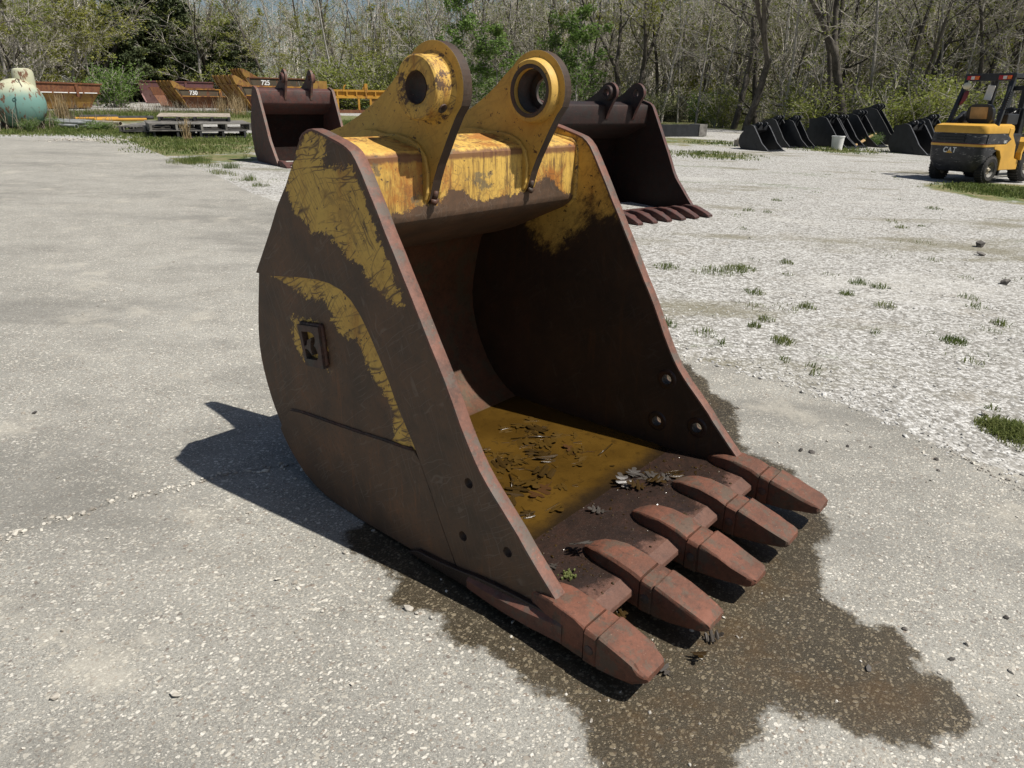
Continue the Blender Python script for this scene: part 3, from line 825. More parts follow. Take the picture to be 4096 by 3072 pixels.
# side plates: recessed main plate, proud side bar, proud wear plate
for far in (False, True):
    X = (lambda x: mirror_x(x)) if far else (lambda x: x)
    body = FRONT[1:] + [(.05, .0)] + BACK[::-1]
    g = MB()
    holes = [circ(h, .0225 if far else .0185) for h in HOLES]
    g.prism(body, yz, X(.014), X(.045), holes)
    if far:
        pol = [[(-.62, 1.45), (-.42, 1.40), (-.30, 1.17), (-.285, 1.10), (-.36, 1.08), (-.43, 1.13), (-.46, 1.03), (-.52, .98), (-.62, .90), (-.70, .93), (-.9, 1.2)]]
    else:
        pol = [STRIP, EMB_YEL]
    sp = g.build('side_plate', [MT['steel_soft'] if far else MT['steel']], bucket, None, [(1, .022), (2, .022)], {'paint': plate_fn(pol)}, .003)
    if far:
        tag(sp, 'far side plate, yellow only at its upper corner')
        for h in HOLES:
            g = MB()
            g.lathe([(.0226, 0), (.0226, .004), (.030, .006), (.043, .004), (.047, 0)], lambda a, b, e: (W_FAR - e, -(h[0] + a), h[1] + b), 24)
            g.build('bolt_seat', MT['lip'], sp, math.radians(40))
    g = MB()
    bar = FRONT + [(.05, .0), (-.012, .0)] + INNER
    g.prism(bar, yz, X(.0), X(.0138), holes)
    g.build('side_bar', [MT['steel']], bucket, None, [(1, .022), (2, .022)], {'paint': plate_fn([BAR_YEL], [DARKP])}, .0035)
    g = MB()
    wear = WEAR_TOP + [(-.185, .392), (-.152, .322), (-.12, .254), (-.085, .175), (-.05, .105), (-.022, .045), (-.02, .003)] + [p for p in BACK[::-1] if p[1] < .225]
    wear = [(a, max(b, .003)) for a, b in wear]
    g.prism(wear, yz, X(.002), X(.0138))
    g.build('wear_plate', [MT['steel']], bucket, None, None, {'paint': lambda co: np.full(len(co), -.3)}, .003)
    # worn front edge of the plate
    g = MB()
    fr = [p for p in FRONT[6:]]
    ring = []
    for i, p in enumerate(fr):
        a, b = Vector(fr[max(i - 1, 0)]), Vector(fr[min(i + 1, len(fr) - 1)])
        tn = (b - a).normalized()
        nx_, nz_ = -tn.y, tn.x
        jit = random.Random(i * 7 + far).uniform(-.0012, .0016)
        o_, i_ = .0035 + jit, -.006
        ring.append([Vector((X(-.0025), -(p[0] + nx_ * i_), p[1] + nz_ * i_)), Vector((X(-.0015), -(p[0] + nx_ * o_ * .4), p[1] + nz_ * o_ * .4)), Vector((X(.006), -(p[0] + nx_ * o_), p[1] + nz_ * o_)), Vector((X(.040), -(p[0] + nx_ * o_), p[1] + nz_ * o_)), Vector((X(.0465), -(p[0] + nx_ * o_ * .3), p[1] + nz_ * o_ * .3)), Vector((X(.0475), -(p[0] + nx_ * i_), p[1] + nz_ * i_))])
    g.loft(ring)
    g.build('plate_edge', MT['rust_edge'], bucket, math.radians(50))
    # weld beads along the wear plate and the side bar
    rw = random.Random(3 + far)
    for path, rr in ((WEAR_TOP[2:], .0055), (INNER[:7], .005)):
        g = MB()
        pts, rs = [], []
        for a, b in zip(path[:-1], path[1:]):
            n = max(2, int(math.hypot(b[0] - a[0], b[1] - a[1]) / .012))
            for i in range(n):
                t = i / n
                pts.append((X(.0125 if path is not INNER else .013), -(a[0] + (b[0] - a[0]) * t), a[1] + (b[1] - a[1]) * t))
                rs.append(rr * rw.uniform(.75, 1.25))
        g.tube(pts, rs, 6)
        g.build('weld_bead', MT['weld'], bucket, 3.14)

# emblem on the near side: raised square with the letter cut through it
g = MB()
g.prism(EMB, yz, -.011, .0139, [EMB_CUT])
g.prism(EMB_K, yz, -.0105, .0139)
o = g.build('emblem', [MT['rust_dark']], bucket, None, None, None, .0015)
tag(o, 'raised square emblem with a letter B cut out of it')
g = MB()
rw = random.Random(8)
pts = []
for a, b in ((EMB[0], EMB[1]), (EMB[1], EMB[2])):
    for i in range(14):
        t = i / 14
        pts.append((.008, -(a[0] + (b[0] - a[0]) * t), a[1] + (b[1] - a[1]) * t))
g.tube(pts, [rw.uniform(.007, .013) for _ in pts], 6)
g.build('weld_bead', MT['weld'], bucket, 3.14)

# shell (wrapper) and lip
g = MB()
g.prism(SHELL_OUT + offset_in(SHELL_OUT, .026)[::-1], yz, W_IN + .001, W_FAR - .001)
def shell_fn(co):
    P = np.column_stack([-co[:, 1], co[:, 2]])
    return np.clip(np.minimum(P[:, 1] - 1.06, .2), -.3, .3)
g.build('shell', [MT['inner']], bucket, math.radians(35))
LIP = [(-.25, .004), (.05, .0), (.40, .004), (.505, .022), (.522, .040), (.518, .056), (.470, .078), (.38, .082), (.28, .080), (.18, .074), (.1, .066), (.02, .052), (-.08, .039), (-.2, .031)]
g = MB()
g.prism(LIP, yz, -.018, W_OUT + .018)
g.build('lip', [MT['lip_plate']], bucket, None, [(0, .03)], None, .006)

# tube across the top
g = MB()
g.prism(TUBE, yz, W_IN + .0005, W_FAR - .0005)
def tube_fn(co):
    return np.clip(np.where(-co[:, 1] > -.7, sdf_poly(np.column_stack([co[:, 0], co[:, 2]]), TUBE_YEL), np.where(co[:, 2] > 1.3, .1, -.2)), -.3, .3)
g.build('torque_tube', [MT['tube']], bucket, math.radians(25), [(0, .025), (2, .02)], {'paint': tube_fn})
g = MB()
for far, x in ((0, W_IN), (1, W_FAR)):
    rw = random.Random(far + 21)
    pts, rs = [], []
    for a, b in zip(TUBE[:7], TUBE[1:8]):
        n = max(1, int(math.hypot(b[0] - a[0], b[1] - a[1]) / .012))
        for i in range(n):
            t = i / n
            pts.append((x, -(a[0] + (b[0] - a[0]) * t + .002), a[1] + (b[1] - a[1]) * t))
            rs.append(rw.uniform(.009, .014))
    pts.insert(0, (x, .70, 1.415))
    rs.insert(0, .01)
    g.tube(pts, rs, 7)
g.build('weld_bead', [MT['boss']], bucket, 3.14)

# ears with bosses
def ear_place(e0):
    return lambda a, b, e: (e0 + e, -(EARC[0] + a), EARC[1] + b)
for far in (0, 1):
    X = (lambda x: mirror_x(x)) if far else (lambda x: x)
    s = -1 if far else 1
    g = MB()
    g.prism(EAR, yz, X(.360), X(.402), [circ(EARC, .0775, 28)], 0, 1)
    ear = g.build('ear', [MT['ear'], MT['ear_edge']], bucket, None, None, None, .004)
    g = MB()
    g.prism(EAR_PAD, yz, X(.343), X(.3595))
    g.prism(EAR_PAD, yz, X(.4025), X(.419))
    g.build('weld_pad', [MT['ear']], ear, None, None, None, .007)
    g = MB()      # rough weld knob at the foot of the ear
    rw = random.Random(40 + far)
    g.tube([(X(.366), .485, 1.20), (X(.38), .483, 1.195), (X(.396), .486, 1.203)], [.009, .013, .01], 7)
    g.tube([(X(.381), .487, 1.205), (X(.384), .474, 1.235)], [.013, .009], 7)
    g.build('weld_bead', [MT['weld']], ear, 3.14)
    g = MB()      # outboard boss with the small bore
    q_ = 0 if not far else .034
    g.lathe([(.0775, 0.001), (.0775, -.060 + q_), (.052, -.060 + q_), (.052, -.073 + q_), (.058, -.0775 + q_), (.098, -.0775 + q_), (.1035, -.072 + q_), (.1035, -.010), (.118, .0)], ear_place(X(.360)) if not far else (lambda a, b, e: (X(.360) - e, -(EARC[0] + a), EARC[1] + b)), 48)
    ob = g.build('boss', [MT['boss']], ear, math.radians(40))
    g = MB()      # inboard boss with the big counterbore
    g.lathe([(.0775, .002), (.0775, .012), (.082, .012), (.082, .030), (.093, .036), (.112, .036), (.116, .030), (.122, .0)], (lambda a, b, e: (X(.402) + s * e, -(EARC[0] + a), EARC[1] + b)), 48)
    g.build('boss', [MT['ear']], ear, math.radians(40))
    g = MB()
    g.lathe([(.0825, .012), (.0825, .0355), (.092, .0375), (.095, .0372), (.098, .036)], (lambda a, b, e: (X(.402) + s * e, -(EARC[0] + a), EARC[1] + b)), 40, closed=False)
    g.lathe([(.0512, -.1185 + q_), (.0512, -.1015 + q_), (.0768, -.1015 + q_), (.0768, .0125), (.082, .0118)], (lambda a, b, e: (X(.402) + s * e * 1, -(EARC[0] + a), EARC[1] + b)), 40, closed=False)
    g.build('bushing', [MT['rust_dark']], ear, math.radians(40))
    g = MB()      # lock pin hole on the boss rim
    an = math.radians(-38)
    c0 = Vector((X(.327), -(EARC[0] + .101 * math.cos(an)), EARC[1] + .101 * math.sin(an)))
    d0 = Vector((0, -math.cos(an), math.sin(an)))
    g.tube([c0, c0 + d0 * .006, c0 + d0 * .006, c0 + d0 * .001], [.017, .017, .011, .011], 14)
    g.build('pin_hole', [MT['rust_dark']], ear, math.radians(40))

# teeth
for i, cx in enumerate((.036, .3475, .655, .9625, 1.274)):
    g = MB()      # adapter over the lip
    ext = 0.0
    rings = [sec(.285, .094, .074, .012, .014, cx, .3), sec(.305, .108, .070, .026, .030, cx, .2), sec(.335, .122, .045, .042, .044, cx, .14), sec(.37, .131, .003, .051, .052, cx, .12), sec(.42, .134, -.004, .056, .057, cx, .1), sec(.50, .124, -.008, .059, .060, cx, .1), sec(.538, .111, -.010, .060, .060, cx, .1)]
    jr = random.Random(300 + i)
    rings = [[p + Vector((jr.uniform(-1, 1), jr.uniform(-1, 1), jr.uniform(-1, 1))) * .0016 for p in r_] for r_ in rings]
    g.loft(rings)
    ad = g.build('adapter', MT['tooth'], bucket, math.radians(22), None, None, .0)
    if i == 0: tag(ad, 'adapter at the near corner of the lip')
    g = MB()      # tip with its collar
    j = random.Random(50 + i)
    k = j.uniform(-.008, .008) if i else -.036
    rings = [sec(.541, .107, -.010, .060, .061, cx, .10), sec(.545, .111, -.013, .063, .064, cx, .12), sec(.583, .105, -.013, .063, .064, cx, .12), sec(.588, .0995, -.010, .060, .061, cx, .14), sec(.591, .1075, -.009, .0645, .064, cx, .10), sec(.597, .1105, -.009, .0665, .066, cx, .12), sec(.66, .0935, -.003, .065, .064, cx, .12), sec(.71, .078, .006, .0625, .061, cx, .15), sec(.762 + k, .062, .016, .059, .057, cx, .22), sec(.780 + k, .055, .023, .054, .052, cx, .3), sec(.788 + k, .048, .030, .046, .045, cx, .4)]
    rings = [[p + Vector((jr.uniform(-1, 1), jr.uniform(-1, 1), jr.uniform(-1, 1))) * (.0014 if q_ < 5 else .0026) for p in r_] for q_, r_ in enumerate(rings)]
    g.loft(rings)
    tp = g.build('tooth', MT['tooth'], bucket, math.radians(22))
    tag(tp, ('nearest tooth, its tip rounded and greyish', 'second tooth, squared tip', 'middle tooth of the row', 'fourth tooth with a tiny leaf on it', 'farthest tooth beside the far plate')[i])
    for sx in (-1, 1):
        g = MB()
        g.lathe([(.0, .006), (.010, .0055), (.0155, .003), (.017, -.002)], lambda a, b, e: (cx + sx * (.0635 + e), -(.563 + a), .045 + b), 16, closed=False)
        g.build('lock_pin', MT['rust_dark'], tp, math.radians(40))
# lip corner wear plates under the side plates
for far in (0, 1):
    X = (lambda x: mirror_x(x)) if far else (lambda x: x)
    g = MB()
    rings = []
    for t in range(9):
        y = .06 + .40 * t / 8
        zt = .050 + .03 * t / 8
        b = .006 + .012 * math.sin(math.pi * t / 8)
        rings.append([Vector((X(-.018 - b), -y, .006)), Vector((X(-.020 - b), -y, zt - .012)), Vector((X(-.012), -y, zt + .006)), Vector((X(.0), -y, zt + .010)), Vector((X(.0), -y, .006))])
    g.loft(rings)
    g.build('corner_shroud', MT['rust'], bucket, math.radians(30))

# rain water standing in the bucket
def water_mat():
    t = NT('murky_rainwater')
    P = t.obj()
    n = t.noise(P, 3, 5, 0.6)
    n2 = t.noise(P, 26, 5, 0.7)
    c = t.mix(t.rng(n, 0.35, 0.65), (0.056, 0.030, 0.0055), (0.086, 0.047, 0.0085))
    c = t.mix(t.rng(n2, 0.54, 0.68, 0, 0.65), c, (0.032, 0.018, 0.0045))
    sh = t.rng(t.m('ADD', t.attr('shore'), t.m('MULTIPLY', t.m('SUBTRACT', t.noise(P, 8, 5, 0.65), 0.5), 0.14)), 0.0, 0.11)
    c = t.mix(sh, (0.020, 0.013, 0.007), c)
    nrm = t.bump(t.m('ADD', t.noise(P, 9, 2), t.m('MULTIPLY', n2, 0.12)), 0.05, 0.01)
    return t.done(t.bsdf(c, 0.06, nrm, 0.5))
wx = np.linspace(W_IN + .002, W_FAR - .002, 60)
wy = np.linspace(-.14, 1.02, 60)
def shore(P):
    return np.clip(.105 - (-P[:, 1]), 0, .4)
X_, Y_ = np.meshgrid(wx, wy)
VV = np.column_stack([X_.ravel(), Y_.ravel(), np.full(X_.size, .0665)])
ii = np.arange(3600).reshape(60, 60)
QQ = np.stack([ii[:-1, :-1], ii[:-1, 1:], ii[1:, 1:], ii[1:, :-1]], -1).reshape(-1, 4)
wme = mesh_np('water', VV, QQ, water_mat(), True)
_a = wme.attributes.new('shore', 'FLOAT', 'POINT')
_a.data.foreach_set('value', shore(VV[:, :2]).astype(np.float32))
water = link('rainwater', wme)
water.location, water.rotation_euler = BUCKET_O, (0, 0, BUCKET_RZ)
tag(water, 'murky brown rainwater pooled in the yellow bucket', kind='structure')
BM = Matrix.Translation(BUCKET_O) @ Matrix.Rotation(BUCKET_RZ, 4, 'Z')
def bpt(x, yf, z):
    return BM @ Vector((x, -yf, z))

# ---------------------------------------------------------------- other excavator buckets (same anatomy, simpler)
def simple_bucket(loc, rz, W, H, n_teeth, mats, ears, label, group, D=1.0, ear_h=1.0, tilt=0.0, lipless=False, reach=1.0):
    """mats: plate, edge, inner, tooth.  ears: x positions as fractions of W"""
    k = H / 1.446
    P = lambda L: [(a * k * D, b * k) for a, b in L]
    root = empty('excavator_bucket', loc, rz, label, 'excavator bucket', group)
    root.rotation_euler = (tilt, 0, rz)
    t = 0.035
    body = P(FRONT[5::2] + [(.468, .072), (.05, 0)] + BACK[::-2])
    for far in (0, 1):
        x0, x1 = (0, t) if not far else (W - t, W)
        g = MB()
        g.prism(body, yz, x0, x1, [], 0, 1)
        g.build('side_plate', [mats[0], mats[1]], root, None, None, None, .004)
        g = MB()
        bar = P(FRONT[2::2] + [(.468, .072), (.05, .0)] + INNER[::2])
        g.prism(bar, yz, -.018 if not far else W, 0 if not far else W + .018, [], 0, 1)
        g.build('side_bar', [mats[0], mats[1]], root)
        g = MB()
        wp = P(WEAR_TOP[2:] + [(-.1, .19), (-.03, .05), (-.02, .003)] + [p for p in BACK[::-1] if p[1] < .3])
        wp = [(a, max(b, .002)) for a, b in wp]
        g.prism(wp, yz, -.012 if not far else W, 0 if not far else W + .012)
        g.build('wear_plate', [mats[0]], root)
    g = MB()
    so = P(SHELL_OUT)
    g.prism(so + offset_in(so, .022)[::-1], yz, t + .001, W - t - .001)
    g.build('shell', [mats[2]], root, math.radians(35))
    g = MB()
    g.prism(P(TUBE), yz, t + .0005, W - t - .0005)
    g.build('torque_tube', [mats[0]], root, math.radians(30))
    g = MB()
    g.prism(P(LIP), yz, -.012, W + .012)
    g.build('lip', [mats[3]], root)
    earp = P([(a, b if b < 1.2 else 1.2 + (b - 1.2) * ear_h) for a, b in EAR])
    ec = (EARC[0] * k * D, (1.2 + (EARC[1] - 1.2) * ear_h) * k)
    for i, fx in enumerate(ears):
        x = fx * W
        g = MB()
        g.prism(earp, yz, x - .022, x + .022, [circ(ec, .05 * k, 18)], 0, 1)
        e = g.build('ear', [mats[0], mats[1]], root)
        s = -1 if i == 0 else 1
        g = MB()
        g.lathe([(.05 * k, .0), (.05 * k, .055), (.085 * k, .055), (.09 * k, .05), (.095 * k, .0)], lambda a, b, q: (x + s * (.022 + q), -(ec[0] + a), ec[1] + b), 24)
        g.build('boss', [mats[0]], e, math.radians(40))
    for i in range(n_teeth):
        cx = .05 + (W - .1) * i / max(1, n_teeth - 1)
        hw = .052 * k
        g = MB()
        g.loft([sec(.24 * k, .086 * k, .07 * k, .012, .014, cx), sec(.36 * k, .125 * k, .02 * k, hw * .75, hw * .75, cx, .15), sec(.5 * k, .125 * k, .0, hw, hw, cx, .15), sec(.58 * k * reach, .108 * k, .0, hw, hw, cx, .15), sec(.72 * k * reach, .06 * k, .006, hw * .95, hw * .95, cx, .2), sec(.78 * k * reach, .03 * k, .006, hw * .9, hw * .9, cx, .3)])
        g.build('tooth', mats[3], root, math.radians(35))
    return root

BR = (MT['brown_bucket'], MT['rust_edge'], MT['shaded_rust'], MT['brown_bucket'])
BRD = (MT['brown_dark'], MT['brown_bucket'], MT['shaded_rust'], MT['brown_bucket'])
BK = (MT['black_steel'], MT['black_edge'], MT['black_steel'], MT['black_steel'])

p = at(2480, 905)
q = at(2822, 868)
rz = math.atan2(q.y - p.y, q.x - p.x)
rb = simple_bucket((0, 0, 0), rz, 2.02, 1.52, 8, BRD, (.57, .83), 'wide dark rust-brown bucket standing behind the yellow bucket, seven flat teeth showing', 'rust-brown buckets', 1.0, .86)
# put its right front tooth on the photo's right front tooth
M = Matrix.Rotation(rz, 4, 'Z')
rb.location = Vector((q.x, q.y, 0)) - M @ Vector((2.02 - .05, -.74, 0))
rb.location.z = float(terrain(rb.location.x, rb.location.y)) - .03
p = at(1108, 664)
lb_rz = math.radians(38)
lb = simple_bucket((0, 0, 0), lb_rz, 1.62, 1.50, 5, BR, (.36, .70), 'maroon rusty bucket standing on the gravel left of the yellow one', 'rust-brown buckets', .78, 1.06)
M = Matrix.Rotation(lb_rz, 4, 'Z')
lb.location = Vector((p.x, p.y, 0)) - M @ Vector((0, -.30, 0))
lb.location.z = float(terrain(p.x, p.y)) - .02

# the row of black buckets along the trees
rowg = 'black buckets stored along the edge of the wood'
for u, v, rz, W, H, n, ea, D, eh, tl, lab in [
    (3064, 606, 38, .85, .80, 5, (.35, .7), 1.25, .75, 0, 'black bucket with a row of fork tines, leftmost of the black ones'),
    (3150, 592, 44, .55, .95, 3, (.3, .7), 1.1, .8, 0, 'narrow black bucket half hidden behind the leftmost one'),
    (3222, 594, 46, .60, .93, 3, (.3, .7), 1.15, .9, 0, 'slim black bucket with bright worn corner, third from the left end of the black row'),
    (3362, 594, 40, .75, 1.06, 4, (.35, .7), 1.35, .7, 0, 'black bucket behind the white pail'),
    (3408, 590, 40, .60, 1.04, 4, (.35, .7), 1.3, .7, 0, 'black bucket with shiny edge just right of the white pail'),
    (3484, 588, 42, .70, 1.16, 4, (.3, .7), 1.3, .8, 0, 'black bucket leaning in the middle of the row, brown pole at its foot'),
    (3566, 580, 46, .55, 1.38, 4, (.3, .75), 1.3, .8, 0, 'tallest black bucket of the row with two pierced ears'),
    (3690, 622, 30, .85, .98, 5, (.3, .7), 1.3, .75, 0, 'scuffed black bucket beside the forklift'),
    (3760, 602, 34, .70, 1.10, 4, (.3, .7), 1.1, .85, 0, 'black bucket half hidden by the forklift')]:
    p = at(u, v)
    b = simple_bucket((0, 0, 0), math.radians(rz), W, H, n, BK, ea, lab, rowg, D, eh, tl)
    M = Matrix.Rotation(math.radians(rz), 4, 'Z')
    b.location = Vector((p.x, p.y, 0)) - M @ Vector((0, -.25, 0))
    b.location.z = float(terrain(b.location.x, b.location.y)) - .03

# ---------------------------------------------------------------- forklift
MT['fl_yellow'] = plain('forklift_yellow_paint', (0.60, 0.33, 0.045), 0.38, 0.12, 3, 0.04, 0.5)
def scuffed(name, col, scr):
    t = NT(name)
    P = t.obj()
    n = t.noise(t.map(P, (1, 1, 3)), 5, 6, 0.7)
    n2 = t.noise(t.map(P, (1, 1, 5)), 14, 5, 0.7)
    k = t.m('MULTIPLY', t.rng(n, 0.54, 0.60), t.rng(n2, 0.5, 0.6))
    c = t.mix(k, col, scr)
    c = t.mix(t.rng(t.noise(P, 9, 4), 0.45, 0.7, 0, 0.5), c, tuple(x * 1.8 + .01 for x in col))
    return t.done(t.bsdf(c, 0.5, t.bump(n2, 0.1, 0.005), 0.4))
MT['fl_dark'] = scuffed('scuffed_dark_counterweight', (0.028, 0.028, 0.032), (0.32, 0.31, 0.29))
MT['fl_black'] = plain('forklift_black', (0.016, 0.017, 0.019), 0.45, 0.3, 6, 0.1, 0.45)
MT['tyre'] = plain('dusty_tyre_rubber', (0.040, 0.038, 0.036), 0.9, 0.3, 8, 0.4, 0.2)
MT['rim'] = plain('dusty_grey_rim', (0.16, 0.15, 0.13), 0.6, 0.3, 8, 0.2)
MT['rim_tan'] = plain('tan_rim', (0.42, 0.36, 0.26), 0.6, 0.25, 8, 0.2)
MT['red_lens'] = plain('red_lamp_lens', (0.40, 0.012, 0.02), 0.25, 0.2, 5, 0.0, 0.5)
MT['orange_lens'] = plain('orange_lamp_lens', (0.65, 0.16, 0.02), 0.25, 0.2, 5, 0.0, 0.5)
MT['white_lens'] = plain('white_lamp_lens', (0.6, 0.6, 0.58), 0.25, 0.1, 5, 0.0, 0.5)
MT['white_paint'] = plain('white_paint', (0.72, 0.72, 0.70), 0.55, 0.1, 6, 0.05)
MT['ply'] = plain('tan_board', (0.40, 0.26, 0.115), 0.7, 0.25, 4, 0.1)
MT['faded_red'] = plain('faded_red_rubber', (0.17, 0.040, 0.045), 0.8, 0.25, 6, 0.1)
MT['red_stripe'] = plain('dull_red_stripe', (0.16, 0.02, 0.022), 0.5, 0.2, 6, 0.0)
MT['cream'] = plain('cream_lamp', (0.55, 0.53, 0.40), 0.4, 0.1, 5, 0.0)

def text_mesh(txt, size, name, extr=0.002, shear=0.0):
    cu = bpy.data.curves.new(name, 'FONT')
    cu.body, cu.size, cu.extrude, cu.shear = txt, size, extr, shear
    cu.align_x, cu.align_y = 'CENTER', 'CENTER'
    cu.offset = size * 0.022
    o = bpy.data.objects.new(name, cu)
    C.objects.link(o)
    dg = bpy.context.evaluated_depsgraph_get()
    me = bpy.data.meshes.new_from_object(o.evaluated_get(dg))
    bpy.data.objects.remove(o)
    me.name = name
    return me

def text_on(txt, size, name, parent, loc, rot, mat, extr=0.002, sx=1.0, shear=0.0):
    me = text_mesh(txt, size, name, extr, shear)
    me.materials.clear()
    me.materials.append(mat)
    o = link(name, me, parent)
    o.location, o.rotation_euler, o.scale = loc, rot, (sx, 1, 1)
    return o

fp, fq = at(3928, 736), at(4068, 729)
fh = math.atan2(fq.y - fp.y, fq.x - fp.x)           # heading
fl = empty('forklift', (0, 0, 0), fh - math.pi / 2, 'yellow and black forklift parked on the gravel, seen from behind', 'forklift')
# local: x right, y forward, origin on the ground under the rear axle
M = Matrix.Rotation(fh - math.pi / 2, 4, 'Z')
fl.location = Vector((fp.x, fp.y, 0)) - M @ Vector((.50, 0, 0))
fl.location.z = float(terrain(fl.location.x, fl.location.y))

def bevel_prism(parent, name, poly, x0, x1, mat, bv=.02, place=None, sm=None):
    g = MB()
    g.prism(poly, place or (lambda p, q, e: (e, p, q)), x0, x1)
    return g.build(name, mat, parent, sm, None, None, bv)

def rounded(x0, y0, x1, y1, r, k=5):
    out = []
    for cx, cy, a in ((x1 - r, y1 - r, 0), (x0 + r, y1 - r, 90), (x0 + r, y0 + r, 180), (x1 - r, y0 + r, 270)):
        for i in range(k):
            an = math.radians(a + 90 * i / (k - 1))
            out.append((cx + r * math.cos(an), cy + r * math.sin(an)))
    return out

def plan(poly, z0, z1, parent, name, mat, bv=.02):
    g = MB()
    g.prism(poly, lambda p, q, e: (p, q, e), z0, z1)
    return g.build(name, mat, parent, None, None, None, bv)

# counterweight: rounded in plan, tapering below
def ring_plan(hw, yr, yf, z, r=.16, k=6):
    pts = []
    for i in range(k):
        an = math.pi + (math.pi / 2) * i / (k - 1)
        pts.append(Vector((-hw + r + r * math.cos(an), yr + r + r * math.sin(an), z)))
    for i in range(k):
        an = -math.pi / 2 + (math.pi / 2) * i / (k - 1)
        pts.append(Vector((hw - r + r * math.cos(an), yr + r + r * math.sin(an), z)))
    pts += [Vector((hw, yf, z)), Vector((-hw, yf, z))]
    return pts
g = MB()
g.loft([ring_plan(.42, -.30, .0, .22), ring_plan(.50, -.40, -.02, .30), ring_plan(.56, -.47, -.06, .45), ring_plan(.575, -.49, -.02, .62), ring_plan(.58, -.495, .15, .70), ring_plan(.58, -.50, .32, .75)])
cw = g.build('counterweight', MT['fl_dark'], fl, math.radians(30))
g = MB()
g.box((-.03, -.462, .50), (.34, .02, .11))
g.build('tow_recess', MT['fl_black'], fl)
g = MB()
g.loft([ring_plan(.587, -.507, .20, .752), ring_plan(.590, -.51, .20, .80)])
g.build('bumper_band', MT['fl_yellow'], fl, math.radians(30))
g = MB()
g.loft([ring_plan(.588, -.508, .25, .8005), ring_plan(.588, -.508, .25, .812)])
g.build('red_stripe', MT['red_stripe'], fl, math.radians(30))
g = MB()
g.loft([ring_plan(.583, -.503, .40, .8125), ring_plan(.575, -.49, .42, 1.02)])
g.build('radiator_cowl', MT['fl_dark'], fl, math.radians(30))
g = MB()
for z in (.86, .915, .97):
    g.box((-.12, -.512, z), (.62, .03, .034))
g.build('grille', MT['fl_black'], fl, None)
g = MB()
g.loft([ring_plan(.578, -.495, .62, 1.0205), ring_plan(.582, -.50, .62, 1.10, .14), ring_plan(.565, -.47, .60, 1.17, .14), ring_plan(.50, -.38, .58, 1.205, .14)])
g.build('hood', MT['fl_yellow'], fl, math.radians(40))
# side panels and floor
for s in (-1, 1):
    g = MB()
    pol = [(-.02, .70), (-.04, .80), (.42, .80), (.42, 1.13), (.56, 1.12), (.60, .98), (.80, .78), (.86, .50), (1.06, .46), (1.06, .26), (.33, .26), (.31, .52), (.20, .66)]
    g.prism(pol, lambda p, q, e: (s * e, p, q), .50, .592)
    g.build('side_panel', MT['fl_yellow'], fl, None, None, None, .015)
    g = MB()
    g.prism([(-.38, .815), (.40, .815), (.55, .90), (.36, 1.0), (-.36, 1.0)], lambda p, q, e: (s * e, p, q), .575, .5955)
    g.build('side_trim', MT['fl_dark'], fl)
    g = MB()
    g.prism([(1.02, .46), (1.0, .62), (1.10, .84), (1.28, .93), (1.52, .93), (1.72, .80), (1.84, .60), (1.78, .58), (1.68, .74), (1.50, .86), (1.30, .86), (1.14, .78), (1.06, .60), (1.08, .46)], lambda p, q, e: (s * e, p, q), .36, .64)
    g.build('fender', MT['fl_yellow'], fl, None, None, None, .012)
g = MB()
g.box((0, .95, .42), (1.0, 1.3, .26))
g.box((0, 1.45, .72), (.8, .3, .5))
g.box((.40, .86, .76), (.26, .40, .50))
g.build('chassis', MT['fl_black'], fl, None, None, None, .02)
# wheels
def wheel(x, y, r, wd, rim):
    side = 1 if x > 0 else -1
    t = None
    g = MB()
    pf = [(r * .56, -wd / 2), (r * .80, -wd / 2 - .012), (r * .95, -wd * .44), (r, -wd * .33), (r, wd * .33), (r * .95, wd * .44), (r * .80, wd / 2 + .012), (r * .56, wd / 2)]
    g.lathe(pf, lambda a, b, e: (x + e, y + a, r + b), 40)
    for j in range(30):                              # tread lugs
        an = 2 * math.pi * j / 30
        for e0 in (-1, 1):
            R_ = Matrix.Rotation(-an, 3, 'X') @ Matrix.Rotation(e0 * .35, 3, 'Z')
            c = Vector((x + e0 * wd * .2, y + (r + .004) * math.sin(an), r + (r + .004) * math.cos(an)))
            g.box(c, (wd * .42, .03, .022), Matrix.Rotation(-an, 3, 'X'))
    ty = g.build('wheel', MT['tyre'], fl, math.radians(30))
    g = MB()
    g.lathe([(0, wd * .22), (r * .14, wd * .24), (r * .18, wd * .12), (r * .42, wd * .08), (r * .48, wd * .30), (r * .57, wd * .46), (r * .58, wd * .30), (r * .56, -wd * .4), (0, -wd * .4)], lambda a, b, e: (x + side * e, y + a, r + b), 32)
    g.build('rim', rim, ty, math.radians(30))
    g = MB()
    g.lathe([(0, wd * .40), (r * .10, wd * .38), (r * .15, wd * .24)], lambda a, b, e: (x + side * e, y + a, r + b), 20, closed=False)
    for j in range(6):
        an = j * math.pi / 3
        c = (x + side * wd * .12, y + r * .30 * math.cos(an), r + r * .30 * math.sin(an))
        g.tube([c, (c[0] + side * .03, c[1], c[2])], .014, 6)
    g.build('hub', MT['rim_tan'], ty, math.radians(40))
for s in (-1, 1):
    wheel(s * .50, 0, .285, .19, MT['rim'])
    wheel(s * .50, 1.43, .345, .26, MT['rim'])
